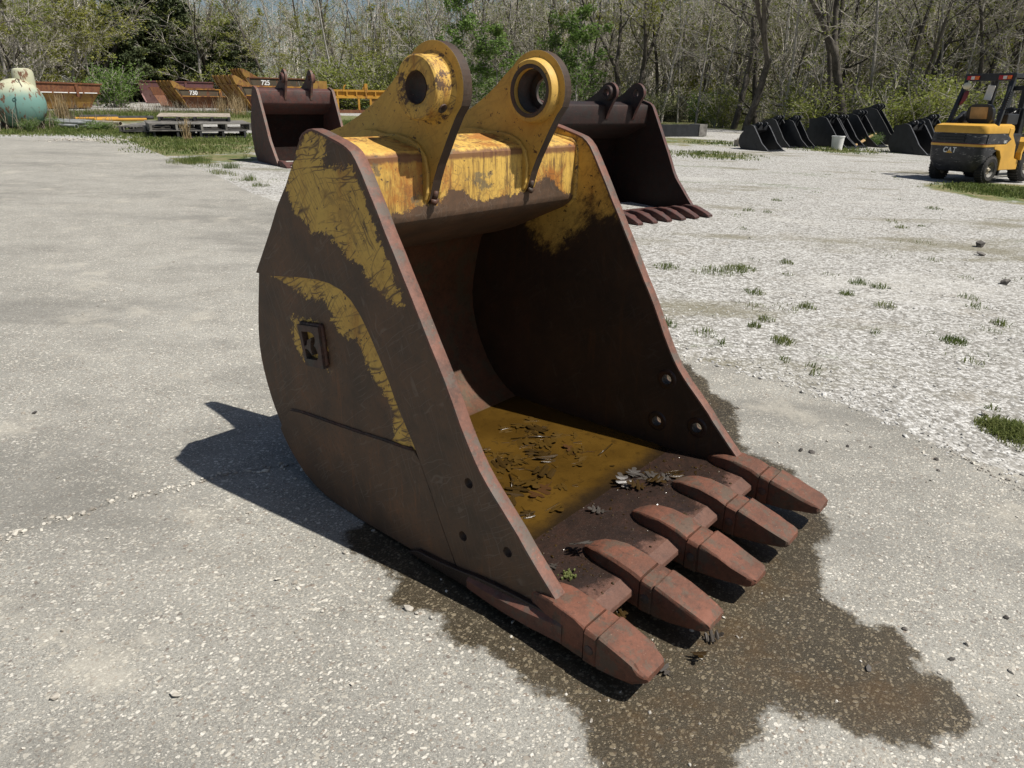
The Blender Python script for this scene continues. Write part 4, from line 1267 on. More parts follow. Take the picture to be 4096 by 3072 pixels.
# overhead guard
def post(pts, w_=.07):
    g = MB()
    for a, b in zip(pts[:-1], pts[1:]):
        a, b = Vector(a), Vector(b)
        d = b - a
        R_ = d.to_track_quat('Z', 'X').to_matrix()
        g.box((a + b) / 2, (w_, w_ * 1.1, d.length), R_)
    return g
og = post([(-.52, -.02, 1.15), (-.47, .30, 2.13)], .075).build('guard_post', MT['fl_black'], fl, None, None, None, .01)
post([(.52, -.02, 1.15), (.47, .30, 2.13)], .075).build('guard_post', MT['fl_black'], fl, None, None, None, .01)
post([(-.50, 1.55, .95), (-.47, 1.30, 2.13)], .06).build('guard_post', MT['fl_black'], fl, None, None, None, .01)
post([(.50, 1.55, .95), (.47, 1.30, 2.13)], .06).build('guard_post', MT['fl_black'], fl, None, None, None, .01)
g = MB()
g.box((0, .28, 2.135), (1.04, .08, .15))
g.box((-.5, .80, 2.16), (.06, 1.1, .08))
g.box((.5, .80, 2.16), (.06, 1.1, .08))
g.box((0, 1.34, 2.16), (1.04, .06, .08))
for i in range(6):
    g.box((-.36 + i * .144, .80, 2.175), (.03, 1.06, .05))
g.build('overhead_guard', MT['fl_black'], fl, None, None, None, .008)
for s in (-1, 1):
    g = MB()
    g.box((s * .33, .232, 2.125), (.26, .035, .075))
    lp = g.build('tail_light', MT['red_lens'], fl, None, None, None, .006)
    g = MB()
    g.box((s * .33, .2115, 2.125), (.07, .012, .062))
    g.build('white_lens', MT['white_lens'], lp)
    g = MB()
    g.box((s * .33 + .09, .2115, 2.125), (.075, .012, .062))
    g.build('orange_lens', MT['orange_lens'], lp)
g = MB()
g.tube([(-.40, .22, 2.07), (-.40, .20, 1.99)], .014, 6)
g.lathe([(0, .03), (.05, .028), (.09, .01), (.095, -.01), (.05, -.03), (0, -.032)], lambda a, b, e: (-.40 + a, .19 + e * 1.4, 1.965 + b * .75), 20, closed=False)
g.build('work_lamp', MT['cream'], fl, math.radians(40))
g = MB()
g.box((-.02, .42, 1.83), (.16, .03, .30), Matrix.Rotation(.12, 3, 'Y'))
g.build('mirror', MT['white_lens'], fl, None, None, None, .02)
g = MB()
g.box((.04, .47, 1.70), (.07, .07, .85), Matrix.Rotation(.06, 3, 'Y'))
g.build('guard_strut', MT['fl_black'], fl, None, None, None, .01)
# seat, board, steering, console
seatb = rounded(-.29, 1.18, .27, 1.60, .16)
g = MB()
g.prism(seatb, lambda p, q, e: (p, e - (q - 1.2) * .12, q), .22, .34)
sb = g.build('seat_back', MT['fl_black'], fl, None, None, None, .02)
g = MB()
g.prism(rounded(-.20, 1.30, .16, 1.54, .01, 2), lambda p, q, e: (p, e - (q - 1.2) * .12, q), .205, .2185)
g.build('back_board', MT['ply'], sb)
g = MB()
g.box((0, .58, 1.24), (.52, .50, .12))
g.build('seat', MT['fl_black'], fl, None, None, None, .03)
g = MB()
g.prism([(-.10, 1.20), (.30, 1.46), (.50, 1.40), (.50, 1.20)], lambda p, q, e: (-.45 + e, p, q), 0, .1)
g.build('seat_bracket', MT['fl_black'], fl, None, None, None, .02)
g = MB()
g.box((.36, .72, 1.30), (.16, .45, .22))
g.build('lever_box', MT['fl_black'], fl, None, None, None, .02)
g = MB()
g.box((.10, 1.30, 1.25), (.55, .18, .55))
g.build('console', MT['fl_black'], fl, None, None, None, .02)
g = MB()
g.lathe([(.150, .0), (.162, .012), (.174, 0), (.162, -.012)], lambda a, b, e: (.12 + a, 1.05 + b * .9, 1.46 + e + b * .45), 28)
g.tube([(.12, 1.05, 1.46), (.12, 1.20, 1.25)], .02, 8)
g.build('steering_wheel', MT['fl_black'], fl, math.radians(40))
for i in range(3):
    g = MB()
    g.tube([(.30 + i * .06, .95, 1.35), (.31 + i * .06, .92, 1.50)], .010, 6)
    g.lathe([(0, .022), (.02, .012), (.02, -.012), (0, -.022)], lambda a, b, e: (.31 + i * .06 + a, .92 + b, 1.51 + e), 10, closed=False)
    g.build('lever', MT['fl_black'], fl, math.radians(40))
# mast and carriage at the front
for s in (-1, 1):
    g = MB()
    g.box((s * .33, 1.86, 1.20), (.09, .16, 2.05), Matrix.Rotation(.03, 3, 'X'))
    g.build('mast_rail', MT['fl_black'], fl, None, None, None, .008)
g = MB()
g.box((0, 1.90, .60), (.95, .06, .50))
g.box((0, 1.90, 1.95), (.66, .06, .10))
g.box((.0, 1.82, 1.25), (.10, .10, 1.7))
g.build('carriage', MT['fl_black'], fl, None, None, None, .008)
for s in (-1, 1):
    g = MB()
    g.box((s * .25, 1.96, .32), (.11, .05, .60))
    g.box((s * .25, 2.45, .05), (.11, 1.0, .045))
    g.build('fork', MT['fl_black'], fl)
g = MB()
g.lathe([(0, .05), (.06, .045), (.075, .0), (.06, -.045), (0, -.05)], lambda a, b, e: (.56 + a, 1.46 + e, 1.86 + b * 1.3), 16, closed=False)
g.build('front_lamp', MT['rim_tan'], fl, math.radians(40))
g = MB()
g.tube([(.515, .08, 1.70), (.50, .16, 1.95)], [.02, .02], 8)
for i in range(9):
    t = i / 8
    g.tube([(.535, .03 + .10 * t, 1.52 + .33 * t), (.585, .03 + .10 * t, 1.50 + .33 * t)], .011, 6)
g.build('coiled_hose', MT['fl_black'], fl, math.radians(40))
# red rag-wrapped handle on the left post
g = MB()
g.tube([(-.43, .12, 1.58), (-.40, .16, 1.68), (-.38, .19, 1.82), (-.375, .20, 1.87)], [.022, .042, .050, .03], 10)
rag = g.build('red_rag', MT['faded_red'], None, 3.14)
rag.location, rag.rotation_euler = fl.location, fl.rotation_euler
tag(rag, 'faded red rag hanging on the left post of the forklift', 'rag')
# lettering on the counterweight
ltr = text_on('C', .155, 'letter', fl, (-.185, -.4945, .665), (math.pi / 2 + .02, 0, 0), MT['white_paint'], .004, .82, .12)
text_on('A', .155, 'letter', fl, (-.085, -.4945, .665), (math.pi / 2 + .02, 0, 0), MT['white_paint'], .004, .82, .12)
text_on('T', .155, 'letter', fl, (.010, -.4945, .665), (math.pi / 2 + .02, 0, 0), MT['white_paint'], .004, .82, .12)
g = MB()
g.prism([(-.155, .606), (-.015, .606), (-.085, .668)], lambda p, q, e: (p, e, q), -.503, -.490)
g.build('yellow_triangle', MT['fl_yellow'], fl)
text_on('CAT', .075, 'side_lettering', fl, (.5975, .33, .845), (math.pi / 2, 0, math.pi / 2), MT['white_paint'], .002, .8)

# ---------------------------------------------------------------- old gas tank on the left
def tank_mat():
    t = NT('weathered_tank_paint')
    P = t.obj()
    z = t.n('SeparateXYZ', {0: P}).outputs[2]
    n = t.noise(P, 3, 6, 0.65)
    f = t.rng(t.m('ADD', z, t.m('MULTIPLY', t.m('SUBTRACT', n, 0.5), 0.25)), 0.88, 1.28)
    c = t.mix(f, (0.15, 0.275, 0.24), (0.43, 0.43, 0.30))
    c = t.mix(t.rng(z, 0.75, 0.3, 0, 0.6), c, (0.10, 0.19, 0.165))
    st = t.noise(t.map(P, (1, 1, 0.35)), 6, 7, 0.72)
    c = t.mix(t.rng(st, 0.53, 0.58), c, (0.135, 0.066, 0.036))
    c = t.mix(t.rng(t.noise(P, 2.2, 4), 0.55, 0.72, 0, 0.5), c, (0.40, 0.25, 0.11))
    return t.done(t.bsdf(c, 0.6, t.bump(st, 0.15, 0.01), 0.35))
tm = tank_mat()
tp = at(102, 522)
td = math.hypot(tp.x, tp.y)
TR = 104 * 0.93 / F_PX * math.sqrt(td * td + 2.4) * 0.78
tk = empty('gas_tank', tp, math.atan2(-tp.x, tp.y) + .02, 'old pale green gas tank with flaking paint and a round dome on top', 'tank')
g = MB()
k = TR / 0.82
prof = [(0, -.62 * TR)] + [(TR * math.sin(math.radians(a)), -.62 * TR * math.cos(math.radians(a))) for a in range(8, 91, 8)] + [(TR, 0.2), (TR, 3.2)] + [(TR * math.cos(math.radians(a)), 3.2 + .62 * TR * math.sin(math.radians(a))) for a in range(12, 91, 13)]
g.lathe(prof, lambda a, b, e: (a, e + .5, TR + .02 + b), 48, closed=False)
tkb = g.build('shell', tm, tk, math.radians(50))
tkb.scale = (1, 1, 1)
g = MB()
g.lathe([(0, .42 * k), (.20 * k, .41 * k), (.29 * k, .37 * k), (.325 * k, .29 * k), (.335 * k, .0), (.335 * k, -.15)], lambda a, b, e: (a + .26, b + .75, TR * 2 + e - .05), 36, closed=False)
g.build('dome', tm, tk, math.radians(40))
g = MB()
g.tube([(.10 * k, -.16, 1.96 * TR), (.13 * k, -.27, 1.86 * TR), (.17 * k, -.30, 1.70 * TR)], .018 * k, 6)
g.lathe([(.045 * k, 0), (.055 * k, .012), (.065 * k, 0), (.055 * k, -.012)], lambda a, b, e: (.085 * k + a, -.2 + e, 1.93 * TR + b), 14)
g.build('lifting_ring', MT['rust_dark'], tk, math.radians(40))
for s in (-1, 1):
    g = MB()
    g.prism([(-.16, -.1), (.16, -.1), (.26, .34 * k), (.18, .30 * k), (-.18, .30 * k), (-.26, .34 * k)], lambda p, q, e: (s * .42 * k + p * .8, e, q), .55, .75)
    g.build('leg', MT['rust_dark'], tk)

# ---------------------------------------------------------------- dump bodies and frames
def body_mat(name, c1, c2, rust=0.5):
    t = NT(name)
    P = t.obj()
    n = t.noise(t.map(P, (1, 1, 0.4)), 3.2, 8, 0.7)
    c = t.mix(t.rng(t.noise(P, 1.5, 5), 0.3, 0.7), c1, c2)
    r = t.ramp(t.noise(P, 9, 6, 0.7), [(0.3, (0.055, 0.026, 0.018)), (0.5, (0.13, 0.052, 0.026)), (0.7, (0.21, 0.085, 0.035))])
    c = t.mix(t.rng(n, 0.62 - rust * 0.28, 0.70 - rust * 0.28), c, r)
    return t.done(t.bsdf(c, 0.7, t.bump(n, 0.2, 0.02), 0.3))
MT['db_yellow'] = body_mat('faded_dump_body_yellow', (0.30, 0.175, 0.04), (0.20, 0.11, 0.03), 0.38)
MT['db_rust'] = body_mat('rusted_dump_body', (0.20, 0.085, 0.035), (0.13, 0.06, 0.03), 0.7)
MT['db_dark'] = body_mat('dark_body_band', (0.055, 0.047, 0.033), (0.085, 0.065, 0.04), 0.30)
MT['db_maroon'] = body_mat('maroon_dump_body', (0.13, 0.055, 0.06), (0.10, 0.045, 0.045), 0.3)
MT['db_pink'] = body_mat('pinkish_primer', (0.36, 0.21, 0.20), (0.27, 0.15, 0.145), 0.1)
MT['db_orange'] = body_mat('orange_yellow_frame', (0.46, 0.245, 0.03), (0.36, 0.175, 0.025), 0.2)
MT['numerals'] = MT['white_paint']

def dump_body(loc, rz, L, Wd, H, number, mats, label, visor=True, sc=1.0, group=None, stripe=False):
    """x along the body from its front, y across (near side at y=0), z up. mats: side, rail, band, visor, under"""
    r = empty('dump_body', loc, rz, label, 'dump truck body', group)
    r.scale = (sc, sc, sc)
    zt, zm = H, H * .60
    for y, s in ((0, -1), (Wd, 1)):
        g = MB()
        g.prism([(.30, zm), (.05, zt), (L, zt), (L - .35, zm)], lambda p, q, e: (p, e, q), y - .05, y + .05)
        w_ = g.build('side_wall', mats[2], r)
        g = MB()
        g.box(((L + .0) / 2, y + s * .06, zt - .04), (L, .12, .085))
        g.build('top_rail', mats[1], w_)
        g = MB()
        g.box(((L - .1) / 2 + .05, y + s * .05, zm + .03), (L - .5, .10, .06))
        g.build('lower_rail', mats[1], w_)
        g = MB()
        g.prism([(.30, zm), (L - .35, zm), (L - .9, .12), (.75, .05)], lambda p, q, e: (p, y - s * (.02 + (zm - q) * .42) + e, q), -.03, .03)
        g.build('lower_side', mats[4], r)
        if stripe:
            g = MB()
            for i in range(4):
                g.box((.5 + (L - 1) * (i + .5) / 4, y + s * .112, zm + .05), ((L - 1.6) / 4, .012, .05))
            g.build('stripe', MT['white_paint'], w_)
        for fx in (.62,):
            g = MB()
            g.prism([(-.09, zm - .2), (.09, zm - .2), (.13, zt - .25), (.10, zt - .1), (-.10, zt - .1), (-.13, zt - .25)], lambda p, q, e: (L * fx + p, e, q), y + s * .05, y + s * .16)
            g.build('hinge_bracket', mats[1], w_)
    g = MB()
    hw_ = Wd - .5
    g.box((L / 2, Wd / 2, .10), (L - 1.4, hw_ - .5, .12))
    g.build('floor', mats[4], r)
    g = MB()
    g.prism([(L, zt), (L - .35, zm), (L - .9, .12), (L - .82, .12), (L - .28, zm), (L + .06, zt)], lambda p, q, e: (p, e, q), .3, Wd - .3)
    g.build('tail', mats[0], r)
    if visor:
        # front wall leans forward and flares into the spill guard
        prof = [(.75, .05), (.18, zm * .95), (-.35, zt + .05), (-.62, zt + .62)]
        inn = [(p + .07, q) for p, q in prof]
        g = MB()
        g.prism(prof + inn[::-1], lambda p, q, e: (p, e, q), .02, Wd - .02)
        fw = g.build('front_wall', mats[3], r)
        for s, y in ((-1, 0), (1, Wd)):
            g = MB()
            g.prism([(-.62, zt + .62), (-.30, zt + .58), (.75, zt + .02), (.35, zt - .12), (-.35, zt + .05)], lambda p, q, e: (p, y + e, q), -.05, .05)
            g.build('spill_guard', mats[3], r)
        for i in range(4):
            yy = .25 + (Wd - .5) * i / 3
            g = MB()
            for a, b in zip(prof[:-1], prof[1:]):
                d = Vector((b[0] - a[0], 0, b[1] - a[1]))
                R_ = d.to_track_quat('Z', 'Y').to_matrix()
                g.box(((a[0] + b[0]) / 2 - .05, yy, (a[1] + b[1]) / 2), (.07, .07, d.length), R_)
            g.build('rib', mats[3], fw)
        g = MB()
        d = Vector(prof[2]) - Vector(prof[1])
        g.box((prof[2][0] - .02, Wd / 2, prof[2][1]), (.10, Wd, .09))
        g.build('rib', mats[3], fw)
    if number:
        text_on(number, .50, 'number', r, (1.30, -.062, (zt + zm) / 2 - .02), (math.pi / 2, 0, 0), MT['white_paint'], .006, .95)
    return r

def axis(u0, v0, u1, v1, d0, d1):
    """heading between two image columns at two depths"""
    a, b = along(u0, d0), along(u1, d1)
    return a, math.atan2(b.y - a.y, b.x - a.x), (b - a).length
MT['db_rail'] = body_mat('rusty_yellow_rail', (0.36, 0.18, 0.03), (0.25, 0.11, 0.03), 0.5)
DBM = (MT['db_yellow'], MT['db_rail'], MT['db_dark'], MT['db_yellow'], MT['db_rust'])
DB7 = (MT['db_rust'], MT['db_rust'], MT['db_dark'], MT['db_yellow'], MT['db_rust'])
DBR = (MT['db_rust'], MT['db_rust'], MT['db_rust'], MT['db_rust'], MT['db_rust'])
DBX = (MT['db_rust'], MT['db_rust'], MT['db_rust'], MT['db_rust'], MT['db_yellow'])
DBP = (MT['db_maroon'], MT['db_maroon'], MT['db_maroon'], MT['db_maroon'], MT['db_pink'])
gdb = 'dump truck bodies laid out in front of the wood'
a = along(722, 57.0)
dump_body(a, math.radians(47), 6.0, 2.8, 1.62, '730', DBM, 'yellow dump body numbered 730 with dark band and raised front guard', True, .86, gdb)
a = along(974, 50.0)
dump_body(a, math.radians(45), 6.0, 2.9, 1.62, '740', DBM, 'yellow dump body whose number starts with 7, half hidden by the maroon bucket', True, .98, gdb)
a = along(1008, 57.0)
a.z += .45
dump_body(a, math.radians(36), 7.6, 2.8, 1.95, '725', DB7, 'rusty dump body numbered 725 lying higher behind the others', True, .92, gdb, True)
a, rz, L = axis(125, 0, 432, 0, 44.0, 50.0)
dump_body(a, rz, L, 2.6, 1.62, '', DBX, 'long rusty dump body with a dashed white line, behind the gas tank', False, .95, gdb, True)
a = along(655, 60)
dump_body(a, math.radians(47), 5.0, 2.6, 1.75, '', DBR, 'rusted open dump body behind number 730', False, .86, gdb)
a = along(562, 66)
dump_body(a, math.radians(30), 7.0, 2.6, 2.1, '', DBP, 'maroon and pink dump body at the back by the evergreens', False, .9, gdb)

# orange-yellow truck frame with panelled sides
a, rz, L = axis(1310, 0, 1580, 0, 50.0, 52.0)
fr = empty('truck_frame', a, rz, 'orange-yellow steel truck frame with panelled top rail, right of the maroon bucket', 'steel frame')
for nm, c, d in (('top_beam', (2.6, 0, 1.38), (5.6, .14, .12)), ('middle_beam', (2.6, 0, .98), (5.6, .16, .14)), ('skid', (2.6, -.05, .10), (5.6, .30, .20))):
    g = MB()
    g.box(c, d)
    g.build(nm, MT['db_orange'] if nm != 'skid' else MT['db_rust'], fr)
g = MB()
g.box((2.6, .05, 1.18), (5.5, .04, .30))
g.build('back_panel', MT['db_orange'], fr)
for i in range(9):
    g = MB()
    g.box((.05 + i * .64, -.03, 1.18), (.08, .12, .30))
    g.build('stiffener', MT['db_orange'], fr)
for x in (.0, .7, 2.1, 2.9):
    g = MB()
    g.box((x, 0, .54), (.12, .14, .78))
    g.build('post', MT['db_orange'], fr)
g = MB()
g.box((3.9, .1, .55), (1.9, .2, .80))
g.build('side_panel', MT['db_yellow'], fr)
g = MB()
g.box((-.55, .15, 1.55), (1.3, .12, .75))
g.build('end_panel', MT['db_yellow'], fr)
for x in (1.15, 2.45):
    g = MB()
    g.tube([(x, 0, 1.42), (x, 0, 1.56), (x + .06, 0, 1.66), (x + .16, 0, 1.72)], .045, 6)
    g.build('hook', MT['db_orange'], fr)
g = MB()
g.box((2.62, 0, 1.55), (.20, .2, .55))
g.build('stake', MT['db_orange'], fr)

# ---------------------------------------------------------------- white shed
a = along(283, 60)
sh = empty('shed', (a.x, a.y, a.z - .2), math.radians(28), 'small white shed with a lapped roof seen over the rusty dump body', 'shed')
sh.scale = (.62, .62, .62)
g = MB()
g.box((0, 1.2, 1.35), (2.3, 2.4, 2.7))
g.build('wall', MT['white_paint'], sh)
for s in (-1, 1):
    for i in range(9):
        t0, t1 = i / 9, (i + 1) / 9
        x0, x1 = s * (1.55 - 1.55 * t0), s * (1.55 - 1.55 * t1)
        z0, z1 = 2.45 + 1.45 * t0, 2.45 + 1.45 * t1
        g = MB()
        d = Vector((x1 - x0, 0, z1 - z0))
        R_ = d.to_track_quat('X', 'Z').to_matrix()
        g.box(((x0 + x1) / 2, 1.2, (z0 + z1) / 2 + .03), (d.length + .03, 2.9, .05), R_ @ Matrix.Rotation(-.10 * s if False else .10, 3, 'Y'))
        g.build('roof_board', MT['white_paint'], sh)
g = MB()
g.prism([(-1.15, 2.7), (1.15, 2.7), (0, 3.78)], lambda p, q, e: (p, e, q), .02, .1)
g.build('gable', MT['white_paint'], sh)

# ---------------------------------------------------------------- pallets
MT['grey_wood'] = plain('weathered_grey_wood', (0.17, 0.16, 0.145), 0.85, 0.4, 5, 0.4, 0.2)
MT['dark_wood'] = plain('dark_weathered_wood', (0.05, 0.05, 0.05), 0.85, 0.4, 5, 0.4, 0.2)
MT['pale_wood'] = plain('pale_weathered_wood', (0.36, 0.31, 0.25), 0.85, 0.3, 5, 0.4, 0.2)
def pallet(loc, rz, L, Wd, top, side, label, tilt=0.0, h=.16, n=9, solid=False):
    r = empty('pallet', loc, rz, label, 'pallet', 'pallets stacked on the grass')
    r.rotation_euler = (0, tilt, rz)
    rr = random.Random(int(L * 100 + rz * 50))
    ns = 3 if Wd < 2 else 5
    for i in range(ns):
        g = MB()
        y = -Wd / 2 + .05 + (Wd - .1) * i / (ns - 1)
        if solid:
            g.box((0, y, .02 + h / 2 - .03), (L, .06, h - .05))
        else:                                    # notched stringer
            g.prism([(-L / 2, .022), (-L * .36, .022), (-L * .34, .07), (-L * .16, .07), (-L * .14, .022), (L * .14, .022), (L * .16, .07), (L * .34, .07), (L * .36, .022), (L / 2, .022), (L / 2, h - .024), (-L / 2, h - .024)], lambda p, q, e: (p, y + e, q), -.03, .03)
        g.build('stringer', side, r)
    bw = L / n * .70
    for i in range(n):
        x = -L / 2 + bw / 2 + (L - bw) * i / (n - 1)
        g = MB()
        g.box((x + rr.uniform(-.008, .008), 0, h - .0105 + rr.uniform(-.003, .003)), (bw * rr.uniform(.9, 1.05), Wd + rr.uniform(-.03, .03), .022))
        g.build('deck_board', top, r)
    for i in range(6):
        x = -L / 2 + bw / 2 + (L - bw) * i / 5
        g = MB()
        g.box((x, 0, .010), (bw, Wd, .019))
        g.build('bottom_board', side, r)
    return r
pc = at(735, 540)
pz = pc.z
def pp(u, v, dz):
    q = at(u, v)
    return Vector((q.x, q.y, pz + dz))
az = math.atan2(pc.x, pc.y)
base = -az
HP = math.pi / 2
pallet(pp(640, 536, .0), base + HP - .5, 1.3, 1.6, MT['dark_wood'], MT['dark_wood'], 'dark low pallet at the left end of the pallet pile', -.03, .13)
pallet(pp(635, 536, .14), base + HP - .5, 1.4, 1.6, MT['grey_wood'], MT['grey_wood'], 'grey boarded pallet lying on the low dark one', -.06, .15, 9)
pallet(pp(800, 546, .0), base + HP + .04, 1.3, 2.5, MT['dark_wood'], MT['dark_wood'], 'blackened pallet at the bottom right of the pile', -.03, .18)
pallet(pp(800, 545, .185), base + HP + .10, 1.5, 2.75, MT['grey_wood'], MT['grey_wood'], 'wide grey pallet in the middle of the pile', -.03, .20, 10)
pallet(pp(790, 538, .40), base + HP - .05, 1.3, 2.0, MT['pale_wood'], MT['dark_wood'], 'topmost pallet with pale boards', -.055, .17, 8)

# ---------------------------------------------------------------- pipes and poles
MT['pvc'] = plain('grey_plastic_pipe', (0.28, 0.29, 0.29), 0.5, 0.25, 5, 0.05)
MT['pvc_tan'] = plain('tan_dirty_pipe', (0.34, 0.30, 0.23), 0.6, 0.25, 5, 0.05)
MT['hole'] = plain('inside_of_pipe', (0.02, 0.018, 0.016), 0.9, 0.2, 5, 0.0)
rp = random.Random(12)
k = 0
place_desc = ['leftmost pipe end', 'pipe by the dry grass', 'raised grey pipe', 'grey pipe under the yellow poles', 'pipe end beside the grey ones', 'pipe in the middle of the heap', 'tan pipe in the middle', 'small tan pipe', 'tan pipe near the right end', 'low tan pipe', 'right-hand tan pipe', 'right-hand grey pipe', 'lowest pipe at the right', 'rightmost pipe end']
for i, (u, v, z) in enumerate([(308, 500, .06), (352, 492, .16), (366, 498, .06), (378, 492, .2), (386, 492, .18), (398, 494, .17), (424, 503, .08), (434, 503, .06), (450, 504, .12), (448, 512, .05), (460, 512, .06), (481, 512, .06), (486, 510, .16), (497, 518, .05)]):
    q = at(u, 515)
    rr_ = .055 + .012 * (i % 3 == 0)
    ang = math.radians(150 + rp.uniform(-9, 9))
    Lp = rp.uniform(2.2, 3.4)
    g = MB()
    g.lathe([(rr_ * .80, 0.0), (rr_, 0.0), (rr_, Lp), (rr_ * .80, Lp)], lambda a, b, e: (e, a, b), 16)
    o = g.build('pipe', [MT['pvc'] if i < 6 else MT['pvc_tan']], None, math.radians(40))
    dz = (515 - v) * .0058 * .6
    o.location = (q.x, q.y, q.z + max(rr_, z))
    o.rotation_euler = (0, 0, ang)
    tag(o, 'plastic pipe on the grass beside the pallets: ' + place_desc[i], 'pipe', 'plastic pipes heaped on the grass')
for i, (u0, v0, u1, v1, mt, lab) in enumerate([(300, 478, 475, 476, 'db_orange', 'yellow pole lying behind the pipe heap, the shorter one'), (380, 483, 588, 481, 'db_orange', 'longer yellow pole lying behind the pipe heap'), (320, 470, 470, 468, 'dark_wood', 'dark timber lying behind the yellow poles'), (440, 474, 615, 473, 'dark_wood', 'dark grey beam right of the yellow poles')]):
    A, B = at(u0, v0 + 12), at(u1, v1 + 12)
    g = MB()
    g.tube([Vector((0, 0, 0)), B - A], .05 if i < 2 else .07, 8)
    o = g.build('pole', MT[mt], None, math.radians(40))
    o.location = A + Vector((0, 0, .14))
    tag(o, lab, 'pole')

# ---------------------------------------------------------------- pail, timbers, blocks
q = at(3345, 600)
g = MB()
g.lathe([(0, 0), (.125, 0), (.150, .34), (.158, .34), (.158, .37), (.146, .37), (.12, .02), (0, .02)], lambda a, b, e: (a, b, e), 24)
o = g.build('pail', MT['white_paint'], None, math.radians(40))
o.location, o.scale = (q.x, q.y, q.z - .01), (1.35, 1.35, 1.25)
tag(o, 'white plastic pail standing in front of the black buckets', 'pail')
A, B = at(2668, 545), at(2758, 545)
o = empty('concrete_barrier', (A + B) / 2, math.atan2(B.y - A.y, B.x - A.x), 'low dark concrete block with a pale end at the foot of the trees', 'block')
ln = (B - A).length
g = MB()
g.box((-.4, 0, .22), (ln + 1.2, .6, .45))
g.build('beam', MT['fl_black'], o)
g = MB()
g.box((.205 + ln / 2 + .20, -.02, .23), (.0 + .40, .62, .47))
g.build('end_block', MT['grey_wood'], o)
q = at(2972, 585)
g = MB()
g.box((0, 0, .10), (.55, .3, .22))
g.box((.2, .25, .12), (.5, .2, .24))
o = g.build('timber', MT['pale_wood'], None)
o.location, o.rotation_euler = q, (0, 0, .3)
tag(o, 'short pale timber block lying left of the black buckets', 'timber')
A, B = at(3420, 588), at(3492, 583)
g = MB()
g.tube([Vector((0, 0, .05)), B - A + Vector((0, 0, .42))], [.05, .06], 6)
o = g.build('plank', MT['ply'], None)
o.location = A
tag(o, 'brown pole leaning against the black buckets', 'pole')

# ---------------------------------------------------------------- trees and shrubs
def tubes_np(segs, k):
    """segs (n,8): p0, p1, r0, r1 -> open k-sided tubes"""
    A = np.asarray(segs, np.float32)
    p0, p1, r0, r1 = A[:, 0:3], A[:, 3:6], A[:, 6], A[:, 7]
    t = p1 - p0
    t /= np.linalg.norm(t, axis=1, keepdims=True) + 1e-9
    up = np.where(np.abs(t[:, 2:3]) < 0.9, np.array([[0, 0, 1.]]), np.array([[1., 0, 0]]))
    x = np.cross(t, up)
    x /= np.linalg.norm(x, axis=1, keepdims=True) + 1e-9
    y = np.cross(t, x)
    V = []
    for p, r in ((p0, r0), (p1, r1)):
        for j in range(k):
            a = 2 * math.pi * j / k
            V.append(p + (x * math.cos(a) + y * math.sin(a)) * r[:, None])
    V = np.stack(V, 1).reshape(-1, 3)
    n = len(A)
    b = (np.arange(n) * 2 * k)[:, None]
    F = []
    for j in range(k):
        j2 = (j + 1) % k
        F.append(np.concatenate([b + j, b + j2, b + k + j2, b + k + j], 1))
    return V, np.stack(F, 1).reshape(-1, 4)

def leaf_quads(P, size, rng, droop=0.0, flat=0.0):
    n = len(P)
    a = rng.normal(size=(n, 3))
    a[:, 2] = a[:, 2] * (1 - flat) - droop
    a /= np.linalg.norm(a, axis=1, keepdims=True) + 1e-9
    b = np.cross(a, rng.normal(size=(n, 3)))
    b /= np.linalg.norm(b, axis=1, keepdims=True) + 1e-9
    s = size * rng.uniform(0.6, 1.35, (n, 1))
    V = np.stack([P - a * s, P + b * s * 0.55, P + a * s, P - b * s * 0.55], 1).reshape(-1, 3)
    return V, np.arange(n * 4).reshape(n, 4)

class Tree:
    def __init__(s, seed):
        s.r = np.random.default_rng(seed)
        s.trunk, s.twig, s.leaf = [], [], []
    def path(s, p, d, L, r0, r1, n, wander, lift, store):
        pts = [np.array(p, float)]
        d = np.array(d, float)
        d /= np.linalg.norm(d)
        dirs = [d.copy()]
        for i in range(n):
            d = d + s.r.normal(size=3) * wander + np.array([0, 0, lift])
            d /= np.linalg.norm(d)
            pts.append(pts[-1] + d * L / n)
            dirs.append(d.copy())
        for i in range(n):
            ra, rb = r0 + (r1 - r0) * i / n, r0 + (r1 - r0) * (i + 1) / n
            store.append([*pts[i], *(pts[i + 1] + dirs[i + 1] * ra * .3), ra, rb])
        return pts, dirs
    def side(s, d, ang):
        a = s.r.normal(size=3)
        a -= a @ d * d
        a /= np.linalg.norm(a) + 1e-9
        return d * math.cos(ang) + a * math.sin(ang)

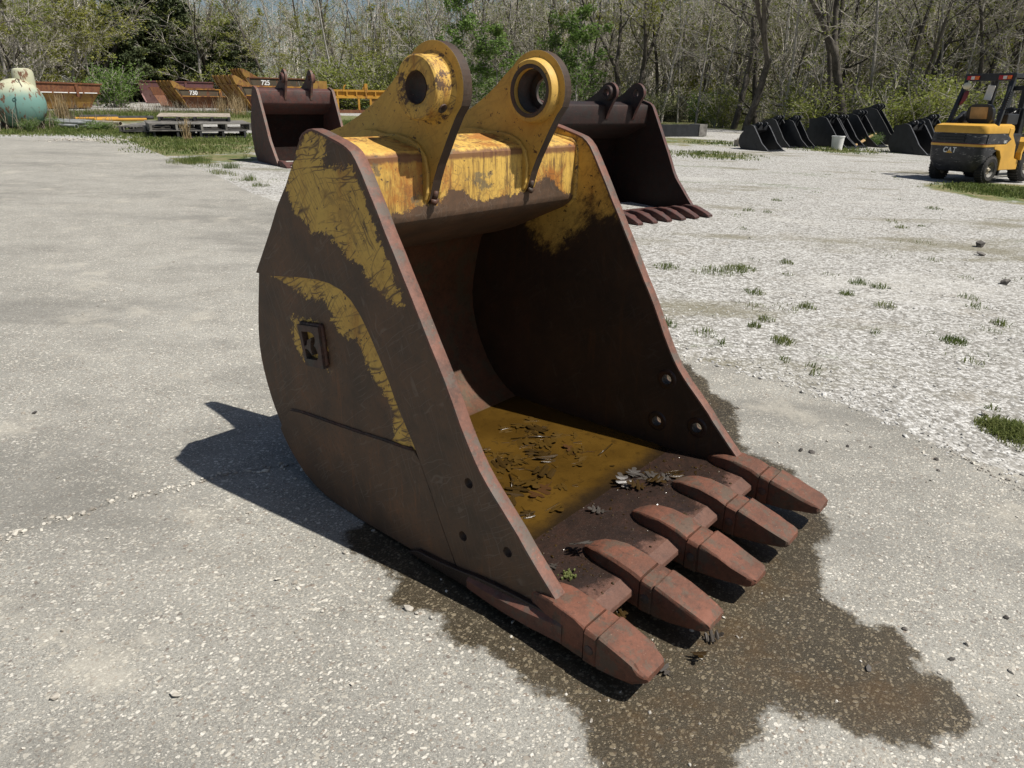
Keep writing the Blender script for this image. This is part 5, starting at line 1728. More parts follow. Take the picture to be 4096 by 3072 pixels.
def bare_tree(seed, H=13, r=.16, lean=(0, 0), first=.18, nl=11, spread_=.5, wander=.07, twigs=6, leaf=0, fork=False, sub=4, leaf_h=(0, 99), low=0):
    T = Tree(seed)
    R = T.r
    stems = [((0, 0, -.3), (lean[0], lean[1], 1), H, r)]
    if fork:
        stems = [((0, 0, -.3), (lean[0], lean[1], 1), H * .28, r)]
    q = 0
    while q < len(stems):
        p, d, L, r0 = stems[q]
        pts, dirs = T.path(p, d, L, r0, r0 * (.25 if not (fork and q == 0) else .8), 12, wander, .02, T.trunk)
        if fork and q == 0:
            for m_ in range(3 if R.random() < .5 else 2):
                stems.append((pts[-1] - dirs[-1] * .1, T.side(dirs[-1], R.uniform(.3, .62)), H * R.uniform(.6, .8), r0 * R.uniform(.55, .75)))
            q += 1
            continue
        n_ = nl if not fork else max(4, nl * 2 // 3)
        for i in range(n_ + low):
            t = first + (1 - first) * (i + R.random()) / n_ if i < n_ else R.uniform(.06, first)
            t = min(t, .97)
            j = min(int(t * 12), 11)
            f = t * 12 - j
            p0 = pts[j] * (1 - f) + pts[j + 1] * f
            if p0[2] > 8.0 and R.random() < .72: continue      # thin tops: they stand above the picture and would only shade the wood
            dd = T.side(dirs[j], R.uniform(.55, 1.15))
            Lb = L * spread_ * (1.08 - t) * R.uniform(.5, 1.1) + .5
            if i >= n_: Lb *= .5
            rb = max(r0 * (1 - .75 * t) * R.uniform(.28, .5), .014)
            bp, bd = T.path(p0, dd, Lb, rb, rb * .3, 6, wander * 2.1, .045, T.trunk if rb > .028 else T.twig)
            for s2 in range(sub + int(Lb)):
                t2 = R.uniform(.2, 1)
                j2 = min(int(t2 * 6), 5)
                p2 = bp[j2] + (bp[j2 + 1] - bp[j2]) * (t2 * 6 - j2)
                L2 = Lb * .45 * (1.15 - t2 * .6) * R.uniform(.5, 1.1)
                r2 = max(rb * .45, .009)
                cp, cd_ = T.path(p2, T.side(bd[j2], R.uniform(.4, 1.0)), L2, r2, .006, 4, wander * 2.6, .03, T.twig)
                for s3 in range(twigs):
                    t3 = R.uniform(.15, 1)
                    j3 = min(int(t3 * 4), 3)
                    p3 = cp[j3] + (cp[j3 + 1] - cp[j3]) * (t3 * 4 - j3)
                    dp, _ = T.path(p3, T.side(cd_[j3], R.uniform(.4, 1.1)), max(.25, L2 * .5 * R.uniform(.5, 1.2)), .0075, .004, 2, .25, .02, T.twig)
                    if leaf:
                        for _l in range(R.poisson(leaf)):
                            pl = dp[1] + (dp[2] - dp[1]) * R.random() + R.normal(size=3) * .09
                            if leaf_h[0] < pl[2] < leaf_h[1]: T.leaf.append(pl)
        q += 1
    return T

def conifer(seed, H=8, R0=2.4):
    T = Tree(seed)
    R = T.r
    pts, dirs = T.path((0, 0, -.2), (0, 0, 1), H, .16, .03, 12, .02, .05, T.trunk)
    for i in range(150):
        t = .03 + .96 * (i + R.random()) / 150
        j = min(int(t * 12), 11)
        p0 = pts[j] + (pts[j + 1] - pts[j]) * (t * 12 - j)
        az = R.uniform(0, 6.283)
        L = (R0 * (1 - t) ** .75 * (.55 + .45 * min(1, t * 6)) + .25) * R.uniform(.65, 1.15)
        bp, bd = T.path(p0, (math.cos(az), math.sin(az), R.uniform(-.05, .55)), L, .022, .008, 5, .12, .05, T.twig)
        for m_ in range(int(34 * L / 1.5) + 8):
            t2 = R.uniform(.12, 1.05)
            j2 = min(int(t2 * 5), 4)
            pc_ = bp[j2] + (bp[j2 + 1] - bp[j2]) * (t2 * 5 - j2) + R.normal(size=3) * np.array([.13, .13, .08]) * (1.3 - t2 * .5)
            for _ in range(4):
                T.leaf.append(pc_ + R.normal(size=3) * .055)
    return T

def shrub(seed, H=2.6, W=1.6, n=26, leaves=90, up=.55):
    T = Tree(seed)
    R = T.r
    for i in range(n):
        az = R.uniform(0, 6.283)
        rad = W * .25 * R.random()
        p0 = (rad * math.cos(az), rad * math.sin(az), -.1)
        L = H * R.uniform(.55, 1.08)
        bp, bd = T.path(p0, (math.cos(az) * up * R.random(), math.sin(az) * up * R.random(), 1), L, .016, .006, 6, .13, .0, T.trunk)
        for m_ in range(7):
            t = R.uniform(.12, 1)
            j = min(int(t * 6), 5)
            cp, _ = T.path(bp[j], T.side(bd[j], R.uniform(.5, 1.1)), L * .3 * R.uniform(.5, 1.2), .008, .005, 3, .2, .02, T.twig)
            for _ in range(leaves // 7):
                q = cp[R.integers(1, 4)] + R.normal(size=3) * .13
                T.leaf.append(q)
    return T

PROTO = {}
def make_proto(key, T, bark, leafm, lsize, droop=0.0, ktr=7, ktw=3, twm=None):
    V, F = tubes_np(T.trunk, ktr)
    tm_ = mesh_np(key + '_trunk', V, F, bark, True)
    parts = []
    Vs, Fs, mi = [], [], []
    off = 0
    if T.twig:
        V, F = tubes_np(T.twig, ktw)
        Vs.append(V); Fs.append(F + off); mi.append(np.zeros(len(F), np.int32)); off += len(V)
    if T.leaf:
        V, F = leaf_quads(np.array(T.leaf), lsize, T.r, droop)
        Vs.append(V); Fs.append(F + off); mi.append(np.ones(len(F), np.int32)); off += len(V)
    cm_ = None
    if Vs:
        cm_ = mesh_np(key + '_crown', np.concatenate(Vs), np.concatenate(Fs), twm or MT['twig'])
        cm_.materials.append(leafm or MT['leaf_new'])
        cm_.polygons.foreach_set('material_index', np.concatenate(mi))
    PROTO[key] = (tm_, cm_)

for i in range(4):
    make_proto('bare_dark_%d' % i, bare_tree(100 + i, 14 + i, .10 + .013 * i, ((i - 1.5) * .05, .0), .10, 17, .42, .06, 6, 2.2, False, 3, (0, 99), 3), MT['bark_dark'], MT['leaf_new'], .05)
for i in range(4):
    make_proto('bare_grey_%d' % i, bare_tree(200 + i, 14 + i, .062 + .01 * i, ((i - 1.5) * .04, 0), .08, 18, .34, .05, 6, 2.1, False, 3, (0, 99), 4), MT['bark_grey'], MT['leaf_new'], .05)
for i in range(2):
    make_proto('pale_%d' % i, bare_tree(300 + i, 15, .085, ((i - .5) * .06, 0), .25, 9, .30, .035, 5, 0.1, False, 3), MT['bark_pale'], MT['leaf_new'], .05)
for i in range(3):
    make_proto('forked_%d' % i, bare_tree(400 + i, 13, .19, ((i - 1) * .1, 0), .14, 13, .5, .07, 6, 2.6, True, 3, (3.0, 99)), MT['bark_dark'], MT['leaf_new'], .055)
for i in range(3):
    make_proto('greening_%d' % i, bare_tree(500 + i, 10 + i, .09, (.03 * i, 0), .10, 16, .5, .08, 6, 7.0, False, 4, (0.8, 99), 3), MT['bark_grey'], (MT['leaf_yellow'], MT['leaf_new'], MT['leaf_yellow'])[i], .072, .3)
for i in range(2):
    make_proto('cedar_%d' % i, conifer(600 + i, 7.5 + i, 2.5), MT['bark_dark'], MT['leaf_dark'], .085, .35, 7, 3, MT['bark_dark'])
for i in range(2):
    make_proto('sapling_%d' % i, bare_tree(700 + i, 6.2, .05, (0, 0), .05, 22, .34, .07, 7, 5.5, False, 4), MT['bark_grey'], MT['leaf_bright'], .075, .2)
for i in range(2):
    make_proto('shrub_bright_%d' % i, shrub(800 + i, 2.6, 1.8, 30, 130), MT['bark_grey'], MT['leaf_bright'], .065)
for i in range(3):
    make_proto('shrub_olive_%d' % i, shrub(820 + i, 2.6, 2.2, 34, 130, .8), MT['bark_grey'], (MT['leaf_olive'], MT['leaf_new'], MT['leaf_new'])[i], .052)
for i in range(2):
    make_proto('brush_%d' % i, shrub(850 + i, 3.4, 2.6, 46, 30, .8), MT['bark_grey'], MT['leaf_olive'], .05)

def plant(key, x, y, s, rz, name, label, cat, group=None, tilt=(0, 0), dz=0.0):
    tm_, cm_ = PROTO[key]
    e = empty(name, (x, y, float(terrain(x, y)) + dz), rz, label, cat, group)
    e.rotation_euler = (tilt[0], tilt[1], rz)
    e.scale = (s[0], s[0], s[1]) if isinstance(s, tuple) else (s, s, s)
    link('trunk' if 'tree' in name or name in ('sapling',) else 'stem', tm_, e)
    if cm_: link('crown' if 'tree' in name or name == 'sapling' else 'foliage', cm_, e)
    return e

def plant_at(key, u, d, s, rz, name, label, cat, group=None, tilt=(0, 0), dz=0.0):
    p = along(u, d)
    return plant(key, p.x, p.y, s, rz, name, label, cat, group, tilt, dz)

# trees one can point to
plant_at('forked_1', 20, 52, 1.0, .3, 'tree', 'leaning dark trunked tree at the far left, above the gas tank', 'tree')
plant_at('greening_0', 150, 56, (1.35, 1.05), 1.0, 'tree', 'yellow-green leafing tree over the gas tank dome', 'tree')
plant_at('greening_2', 300, 60, (1.3, 1.0), 2.0, 'tree', 'yellow-green leafing tree behind the white shed', 'tree')
plant_at('greening_0', 395, 62, (1.25, .95), 3.1, 'tree', 'yellowish catkin-hung tree just left of the dark evergreens', 'tree')
plant_at('greening_1', 40, 56, (1.4, 1.1), 4.1, 'tree', 'tall greening tree in the top left corner', 'tree')
plant_at('cedar_0', 555, 70, (1.7, 1.25), .3, 'evergreen_tree', 'biggest dark cedar, left of the dump bodies', 'tree')
plant_at('cedar_1', 650, 72, (1.7, 1.2), 1.3, 'evergreen_tree', 'dark cedar directly behind the dump body numbered 730', 'tree')
plant_at('cedar_0', 745, 74, (1.6, 1.22), 2.3, 'evergreen_tree', 'dark cedar in the middle of the evergreen clump', 'tree')
plant_at('cedar_1', 940, 75, (1.5, .85), .9, 'evergreen_tree', 'lower dark cedar behind the dump body numbered 725', 'tree')
plant_at('cedar_0', 480, 72, (1.5, 1.0), 4.0, 'evergreen_tree', 'dark cedar at the left end of the evergreen clump', 'tree')
plant_at('greening_1', 830, 71, (1.6, 1.15), .6, 'tree', 'green flecked tree in front of the cedars', 'tree')
plant_at('shrub_bright_0', 462, 56, (1.4, 1.22), .5, 'shrub', 'bright green round bush at the right end of the left rusty dump body', 'shrub')
plant_at('sapling_0', 1870, 46, (1.35, 1.10), .4, 'tree', 'bright green young tree between the two ears of the yellow bucket', 'tree')
plant_at('sapling_1', 1985, 45, (1.25, .80), 1.4, 'tree', 'lower bright green young tree beside the left ear', 'tree')
plant_at('sapling_1', 2300, 45, (1.35, .98), 2.4, 'tree', 'bright green young tree just right of the right ear', 'tree')
plant_at('sapling_0', 2215, 48, (1.1, .95), 3.4, 'tree', 'slim green young tree behind the right ear', 'tree')
plant_at('shrub_bright_1', 2820, 43, (.9, .72), .5, 'shrub', 'green bush beside the dark concrete block', 'shrub')
plant_at('forked_0', 2990, 38, 1.0, .8, 'tree', 'forked bare tree behind the leftmost black bucket', 'tree')
plant_at('bare_dark_2', 3340, 36, 1.0, 1.9, 'tree', 'stout dark trunk behind the white pail', 'tree', None, (.0, .10))
plant_at('forked_2', 3410, 35, 1.1, 2.9, 'tree', 'dark leaning tree right of the white pail', 'tree', None, (.0, .16))
plant_at('bare_dark_3', 3640, 37, 1.1, .4, 'tree', 'dark tree with a crooked trunk left of the forklift', 'tree', None, (0, .22))
plant_at('pale_0', 3520, 39, 1.0, .9, 'tree', 'pale barked tree leaning right behind the tallest black bucket', 'tree', None, (0, .42))
plant_at('bare_dark_1', 3900, 36, .9, 1.2, 'tree', 'dark tree behind the forklift roof', 'tree', None, (0, .05))
plant_at('shrub_olive_1', 3600, 34, (1.4, 1.05), .2, 'shrub', 'sunlit green bush behind the tallest black bucket', 'shrub')
plant_at('shrub_olive_2', 3700, 34, (1.5, 1.1), 1.2, 'shrub', 'sunlit green bush left of the forklift', 'shrub')
plant_at('shrub_olive_1', 3860, 33.5, (1.3, 1.0), 2.0, 'shrub', 'green bush seen through the forklift cab', 'shrub')
plant_at('shrub_olive_1', 3270, 36, (1.3, .95), 3.0, 'shrub', 'green bush behind the white pail', 'shrub')
for i, u in enumerate((1350, 1405, 1470, 1500, 1548, 1575, 1600)):
    plant_at('pale_%d' % (i % 2), u, 62 + (i * 5) % 7, (1.0, 1.05), i * 1.1, 'tree', ('leftmost', 'second', 'third', 'fourth', 'fifth', 'sixth', 'rightmost')[i] + ' of the slender pale-barked trees left of the yellow ears', 'tree', 'slender pale trees left of the ears', (0, .05 * ((i % 3) - 1)))
for i, (u, d, k) in enumerate([(1280, 68, 'greening_1'), (1440, 63, 'greening_2'), (1620, 58, 'greening_1'), (1130, 70, 'greening_2')]):
    plant_at(k, u, d, (1.1, .62), i * 1.3, 'tree', ('light green young tree behind the left end of the orange truck frame', 'light green young tree behind the right end of the orange truck frame', 'light green young tree nearest the yellow left ear', 'light green young tree behind the ears of the maroon bucket')[i], 'tree', 'light green understorey behind the orange frame')

for i, (u, d, sx, sz) in enumerate([(1260, 62, 2.0, 1.3), (1330, 60, 2.0, 1.2), (1400, 59, 2.1, 1.5), (1480, 58, 2.2, 1.6), (1560, 56, 2.0, 1.3), (1640, 55, 1.9, 1.5), (1720, 53, 1.7, 1.2)]):
    plant_at('shrub_olive_%d' % (1 + i % 2), u, d, (sx, sz), i * 1.7, 'shrub', 'light green leafing thicket behind the orange truck frame, ' + ('leftmost', 'second from the left', 'third from the left', 'in the middle', 'third from the right', 'second from the right', 'rightmost, by the left ear')[i], 'shrub', 'light green thicket behind the truck frame')
# the wood: individuals along its edge and deeper in
rw = random.Random(77)
keys_bare = ['bare_dark_0', 'bare_dark_1', 'bare_dark_2', 'bare_dark_3', 'bare_grey_0', 'bare_grey_1', 'bare_grey_2', 'bare_grey_3', 'forked_0', 'forked_1', 'forked_2', 'pale_0', 'pale_1']
wts = [2, 2, 2, 1, 3, 3, 3, 3, 1, 1, 1, .5, .5]
LAND = [(-.70, 'at the far left edge'), (-.62, 'above the gas tank'), (-.53, 'behind the white shed'), (-.44, 'behind the cedars'), (-.33, 'behind the dump body numbered 725'), (-.22, 'behind the maroon bucket'), (-.13, 'behind the orange truck frame'), (-.05, 'left of the yellow left ear'), (.04, 'between the two yellow ears'), (.11, 'just right of the yellow right ear'), (.18, 'above the wide dark rust-brown bucket'), (.26, 'above the dark concrete block'), (.34, 'behind the leftmost black buckets'), (.42, 'behind the white pail'), (.50, 'behind the tallest black bucket'), (.58, 'left of the forklift cab'), (.66, 'behind the forklift'), (9, 'beyond the right edge of the forklift')]
LOOK = {'bare_dark': 'dark-trunked tree', 'bare_grey': 'thin grey tree', 'forked': 'dark low-forking tree', 'pale': 'pale-barked tree'}
def tree_label(key, t, tilt, row):
    place_ = [q for lim, q in LAND if t < lim][0]
    ln = 'leaning left, ' if tilt < -.05 else 'leaning right, ' if tilt > .06 else 'upright, '
    return LOOK[key.rsplit('_', 1)[0]] + ' ' + ln + ('front row, ', 'second row, ', 'third row, ')[row] + place_
for row, (off, n, s0) in enumerate([(0, 54, .85), (3.5, 42, .95), (8, 42, 1.0)]):
    for i in range(n):
        t = -.80 + 1.56 * (i + rw.random()) / n
        yb = float(np.interp(t, TX, TY)) + off + rw.uniform(0, 3.2)
        k = rw.choices(keys_bare, wts)[0]
        ti = rw.uniform(-.10, .12)
        plant(k, t * yb, yb, (s0 * rw.uniform(.85, 1.2), s0 * rw.uniform(.85, 1.15)), rw.uniform(0, 6.28), 'tree', tree_label(k, t, ti, row), 'tree', 'bare early spring trees of the wood', (rw.uniform(-.08, .08), ti))
# greening understorey
for i in range(48):
    t = -.84 + 1.62 * (i + rw.random()) / 48
    yb = float(np.interp(t, TX, TY)) + rw.uniform(-1.0, 9)
    k = rw.choice(['shrub_olive_0', 'shrub_olive_1', 'shrub_olive_2', 'brush_0', 'brush_1', 'brush_0', 'brush_1', 'shrub_olive_0'])
    plant(k, t * yb, yb, (rw.uniform(.8, 1.4), rw.uniform(.4, .95)), rw.uniform(0, 6.28), 'shrub', ('grey brushy' if 'brush' in k else 'olive green') + ' undergrowth ' + [q for lim, q in LAND if t < lim][0], 'shrub', 'undergrowth at the foot of the wood')
for i in range(30):
    t = -.84 + 1.62 * (i + rw.random()) / 30
    yb = float(np.interp(t, TX, TY)) + rw.uniform(5, 16)
    k = rw.choice(['greening_0', 'greening_1', 'greening_2'])
    plant(k, t * yb, yb, (rw.uniform(.9, 1.2), rw.uniform(.8, 1.15)), rw.uniform(0, 6.28), 'tree', ('yellow-green' if k != 'greening_1' else 'fresh green') + ' tree just coming into leaf, ' + [q for lim, q in LAND if t < lim][0], 'tree', 'leafing trees inside the wood')

# far woods on the rise: one mass
def far_wood():
    rg = np.random.default_rng(9)
    segs, leaves = [], []
    for i in range(1500):
        t = rg.uniform(-.95, .95)
        y = float(np.interp(t, TX, TY)) + 12 + 60 * rg.random() ** 1.5
        x = t * y
        z = float(terrain(x, y))
        H = rg.uniform(7, 11)
        if -.36 < t < -.04 and rg.random() < .7: continue
        lean = rg.normal(size=2) * .8
        r = rg.uniform(.06, .16)
        p0, p1 = np.array([x, y, z - .3]), np.array([x + lean[0], y + lean[1], z + H])
        segs.append([*p0, *p1, r, r * .3])
        for j in range(16):
            f = rg.uniform(.12, .98)
            q = p0 + (p1 - p0) * f
            L = (1.1 - f) * H * .42 + .6
            a = rg.uniform(0, 6.283)
            e = q + np.array([math.cos(a), math.sin(a), rg.uniform(.3, 1.3)]) * L * .7
            segs.append([*q, *e, .045, .015])
            for m_ in range(3):
                q2 = q + (e - q) * rg.uniform(.3, 1)
                e2 = q2 + rg.normal(size=3) * np.array([.7, .7, .6]) + np.array([0, 0, .5])
                segs.append([*q2, *e2, .02, .01])
                if rg.random() < .4: leaves.append(e2)
    V, F = tubes_np(segs, 3)
    LP = np.repeat(np.array(leaves), 7, 0) + rg.normal(size=(len(leaves) * 7, 3)) * .35
    V2, F2 = leaf_quads(LP, .075, rg)
    me = mesh_np('far_wood', np.concatenate([V, V2]), np.concatenate([F, F2 + len(V)]), MT['twig'])
    me.materials.append(MT['leaf_new'])
    me.polygons.foreach_set('material_index', np.concatenate([np.zeros(len(F), np.int32), np.ones(len(F2), np.int32)]))
    o = link('far_wood', me)
    tag(o, 'grey-brown mass of bare trees on the rise behind', kind='stuff')
far_wood()

# ---------------------------------------------------------------- loose stones, grass, weeds, leaves
_ico = None
def ico():
    global _ico
    if _ico is None:
        bm = bmesh.new()
        bmesh.ops.create_icosphere(bm, subdivisions=1, radius=1.0)
        bm.verts.ensure_lookup_table()
        _ico = (np.array([v.co[:] for v in bm.verts]), np.array([[v.index for v in f.verts] for f in bm.faces]))
        bm.free()
    return _ico

def stones_np(P, size, rng, flat=0.6):
    V0, F0 = ico()
    n, k = len(P), len(V0)
    V = np.repeat(V0[None], n, 0) * rng.uniform(.72, 1.28, (n, k, 1))
    sc = np.column_stack([rng.uniform(.7, 1.4, n), rng.uniform(.6, 1.1, n), rng.uniform(.35, .8, n) * flat / .6]) * size[:, None]
    V = V * sc[:, None, :]
    a = rng.uniform(0, 6.283, n)
    ca, sa = np.cos(a)[:, None], np.sin(a)[:, None]
    X = V[..., 0] * ca - V[..., 1] * sa
    Y = V[..., 0] * sa + V[..., 1] * ca
    tl = rng.normal(size=(n, 2)) * .25
    Z = V[..., 2] + X * tl[:, :1] + Y * tl[:, 1:]
    V = np.stack([X, Y, Z], -1) + P[:, None, :]
    F = F0[None] + (np.arange(n) * k)[:, None, None]
    return V.reshape(-1, 3), F.reshape(-1, 3)

rg = np.random.default_rng(31)
def gravel_field():
    P = []
    n = 120000
    xy = np.column_stack([rg.uniform(-2, 10, n), rg.uniform(2.2, 14, n)])
    d = np.hypot(xy[:, 0], xy[:, 1])
    sd_ = sdf_poly(xy, PAD)
    keep = (sd_ < 0.03 + rg.exponential(.035, n)) & (rg.random(n) < np.minimum(1, (4.2 / d) ** 2.0))
    # only what the place shows: in front of the trees, right of the slab
    keep &= (xy[:, 0] > .12 * xy[:, 1] - .1)
    band = np.exp(-np.abs(sd_) / .35)
    keep &= rg.random(n) < (.55 + .45 * band)
    xy = xy[keep]
    s = np.exp(rg.normal(-5.12, .36, len(xy))) * (1 + .5 * np.exp(-np.abs(sd_[keep]) / .2))
    s = np.clip(s, .003, .02)
    z = terrain(xy[:, 0], xy[:, 1]) + np.where(sdf_poly(xy, PAD) > 0, .012, 0) + s * .05
    V, F = stones_np(np.column_stack([xy, z]), s, rg)
    o = link('gravel', mesh_np('gravel', V, F, MT['stone']))
    tag(o, 'loose crushed limestone along the slab edge and over the lot', kind='stuff')
    # crumbs on the slab: along the joint, along its far edge, and scattered
    Q, S_ = [], []
    for L in (CRACK, CRACK2):
        for a, b in zip(L[:-1], L[1:]):
            m_ = int(90 * math.hypot(b[0] - a[0], b[1] - a[1])) + 4
            t = rg.random(m_)
            Q.append(np.column_stack([a[0] + (b[0] - a[0]) * t + rg.normal(0, .018, m_), a[1] + (b[1] - a[1]) * t + rg.normal(0, .018, m_)]))
            S_.append(np.clip(np.exp(rg.normal(-5.1, .45, m_)), .003, .014))
    m_ = 900
    xy = np.column_stack([rg.uniform(-3.2, 3.4, m_), rg.uniform(1.0, 6.5, m_)])
    xy = xy[sdf_poly(xy, PAD) > .02]
    Q.append(xy)
    S_.append(np.clip(np.exp(rg.normal(-5.35, .4, len(xy))), .0025, .012))
    a, b = at(250, 556), at(520, 560)
    m_ = 170
    t = rg.random(m_)
    Q.append(np.column_stack([a.x + (b.x - a.x) * t, a.y + (b.y - a.y) * t - np.abs(rg.normal(0, .5, m_))]))
    S_.append(rg.uniform(.012, .032, m_))
    Q, S_ = np.concatenate(Q), np.concatenate(S_)
    z = pad_z(Q[:, 0], Q[:, 1]) + S_ * .3
    V, F = stones_np(np.column_stack([Q, z]), S_, rg)
    o = link('crumbs', mesh_np('crumbs', V, F, MT['pebble']))
    tag(o, 'gravel crumbs scattered on the slab and along its joints', kind='stuff')
gravel_field()

# loose stones one can pick out
def one_stone(u, v, s, mat, label, group=None, flat=.7):
    p = at(u, v)
    r_ = np.random.default_rng(int(u * 7 + v))
    V, F = stones_np(np.array([[0, 0, s * .35]]), np.array([s]), r_, flat)
    o = link('stone', mesh_np('stone', V, F, mat))
    o.location = (p.x, p.y, p.z + (.012 if sdf_poly([(p.x, p.y)], PAD)[0] > 0 else 0))
    tag(o, label, 'stone', group)
gl = 'pale stones lying loose on the slab'
for u, v, s in [(1635, 2452, .013), (1667, 2468, .010), (1115, 2330, .010), (1180, 2345, .011), (1196, 2368, .011), (228, 2805, .014), (705, 2795, .014), (1226, 2088, .008), (1010, 2152, .008), (990, 2090, .009), (1290, 2460, .009), (1725, 2485, .010), (3865, 2590, .010), (4040, 2700, .010)]:
    one_stone(u, v, s, MT['pebble'], 'small pale stone lying loose on the slab', gl)
gd = 'dark stones lying loose on the slab'
for u, v, s in [(3200, 1813, .014), (3245, 1820, .016), (3388, 1796, .010), (3480, 1798, .010), (3742, 1848, .012), (3750, 1892, .010), (3800, 2650, .010), (3615, 2530, .010), (4020, 2485, .010), (3470, 2690, .011)]:
    one_stone(u, v, s, MT['pebble_dark'], 'small dark stone lying loose on the slab', gd)
one_stone(3936, 1663, .026, MT['pebble'], 'round pale stone in the gravel beside the grass patch at the right')
one_stone(3918, 988, .075, MT['pebble_dark'], 'larger dark clod on the gravel below the forklift', None, .9)
one_stone(3922, 1022, .060, MT['pebble_dark'], 'flat dark clod just in front of the larger one', None, .4)
one_stone(4016, 1137, .045, MT['pebble_dark'], 'round black lump on the gravel near the right edge', None, 1.1)
one_stone(140, 1662, .016, MT['pebble_dark'], 'dark chip on the slab at the far left', None, .3)

def blades(P, h, rng, wd=.006, lean=.5, nseg=2):
    n = len(P)
    az = rng.uniform(0, 6.283, n)
    ln = np.abs(rng.normal(0, lean, n))
    dx, dy = np.cos(az) * ln, np.sin(az) * ln
    px, py = -np.sin(az) * wd, np.cos(az) * wd
    a2 = rng.uniform(0, 6.283, n)
    px, py = np.cos(a2) * wd, np.sin(a2) * wd
    base0 = P + np.column_stack([-px, -py, np.zeros(n)])
    base1 = P + np.column_stack([px, py, np.zeros(n)])
    m0 = P + np.column_stack([dx * h * .35 - px * .7, dy * h * .35 - py * .7, h * .6])
    m1 = P + np.column_stack([dx * h * .35 + px * .7, dy * h * .35 + py * .7, h * .6])
    tip = P + np.column_stack([dx * h, dy * h, h * np.maximum(.45, 1 - ln * .4)])
    V = np.stack([base0, base1, m1, m0, tip], 1).reshape(-1, 3)
    b = (np.arange(n) * 5)[:, None]
    F = np.concatenate([b + np.array([[0, 1, 2]]), b + np.array([[0, 2, 3]]), b + np.array([[3, 2, 4]])], 0)
    return V, F

def scatter(u, v, r, n, h0, h1, pw=.6, sq=1.0):
    p = at(u, v)
    q = r * rg.random(n) ** pw
    a = rg.uniform(0, 6.283, n)
    x, y = p.x + q * np.cos(a), p.y + q * np.sin(a) * sq
    z = terrain(x, y) + np.where(sdf_poly(np.column_stack([x, y]), PAD) > 0, .01, 0)
    h = rg.uniform(h0, h1, n) * (1.1 - .6 * q / r)
    return np.column_stack([x, y, z]), h

def grass_obj(name, lst, mat, label, wd, lean):
    Vs, Fs, o = [], [], 0
    for a in lst:
        P, h = scatter(*a)
        V, F = blades(P, h, rg, wd, lean)
        Vs.append(V); Fs.append(F + o); o += len(V)
    ob = link(name, mesh_np(name, np.concatenate(Vs), np.concatenate(Fs), mat))
    tag(ob, label, kind='stuff')

R8 = lambda x, y: (2600 + x / 1.3824, 800 + y / 1.3824)
tufts = []
for x, y, r, n in [(500, 385, .16, 220), (400, 395, .22, 140), (330, 400, .18, 60), (750, 350, .08, 70), (1150, 462, .09, 90), (1270, 484, .09, 90), (1085, 522, .07, 80), (865, 598, .08, 90), (575, 515, .10, 80), (730, 785, .09, 130), (575, 700, .05, 60), (640, 665, .07, 50), (300, 742, .10, 50), (90, 375, .13, 120), (100, 695, .08, 70), (1680, 785, .10, 130), (1300, 590, .10, 80), (1940, 690, .08, 70), (1800, 595, .1, 40), (1890, 1160, .04, 16), (390, 795, .04, 20), (1760, 545, .1, 40), (540, 60, .10, 50), (1570, 50, .14, 80), (1390, 155, .1, 60), (700, 5, .1, 60), (1240, 740, .05, 14), (740, 890, .05, 20), (900, 930, .05, 16), (910, 970, .05, 14), (1780, 905, .08, 24), (1330, 120, .1, 24), (650, 70, .08, 30)]:
    tufts.append((*R8(x, y), r, n, .03, .085))
for i in range(40):
    u, v = rg.uniform(2620, 4090), rg.uniform(640, 1500)
    if u < 2600 + (v - 560) * .35 or (v > 1300 and u < 3700): continue
    tufts.append((u, v, rg.uniform(.05, .2), int(rg.integers(8, 40)), .02, .055))
for x, y, r, n, h in [(330, 325, .42, 500, .24), (400, 300, .3, 220, .2), (690, 365, .16, 150, .2), (610, 415, .2, 110, .14), (845, 470, .11, 90, .18), (935, 518, .16, 90, .12), (760, 470, .2, 60, .08), (530, 350, .35, 130, .12), (815, 280, .1, 30, .2), (710, 430, .1, 30, .12), (1040, 470, .3, 40, .06), (570, 400, .25, 70, .1)]:
    tufts.append((600 + x / 2.1167, 500 + y / 2.1167, r, n, h * .4, h))
tufts += [(4030, 1725, .16, 700, .03, .09), (3975, 1705, .07, 160, .02, .07), (4085, 1740, .16, 500, .03, .08), (4140, 1770, .2, 500, .03, .08)]
grass_obj('grass_tufts', tufts, MT['grass'], 'small green grass tufts growing through the gravel', .0032, .7)
field = []
for u, v, r, n in [(150, 520, 2.6, 2600), (330, 525, 2.6, 3200), (470, 528, 2.2, 2600), (60, 530, 2.0, 1500), (560, 545, 1.6, 1200), (650, 565, 1.6, 1300), (780, 575, 1.7, 1600), (930, 560, 1.8, 1700), (700, 600, 1.2, 700), (850, 600, 1.2, 700), (620, 545, 1.2, 900), (990, 545, 1.4, 1300)]:
    field.append((u, v, r, int(n * .6), .04, .13, .6))
for u in range(40, 1040, 60):
    field.append((u, 462 + 8 * math.sin(u), 3.2, 900, .12, .36, .6))
for u in range(1380, 1640, 50):
    field.append((u, 500, 3.0, 900, .1, .3, .6))
for u, v, n in [(4020, 768, 1500), (4090, 772, 1600), (3960, 762, 500), (2860, 622, 500), (2790, 620, 300), (3330, 602, 500), (3420, 600, 400), (2900, 575, 600)]:
    field.append((u, v, 1.1 if u > 3900 else 1.5, n, .05, .14, .6))
grass_obj('meadow_grass', field, MT['grass'], 'rough green grass and weeds round the tank, the pallets and the forklift', .012, .6)
weeds = []
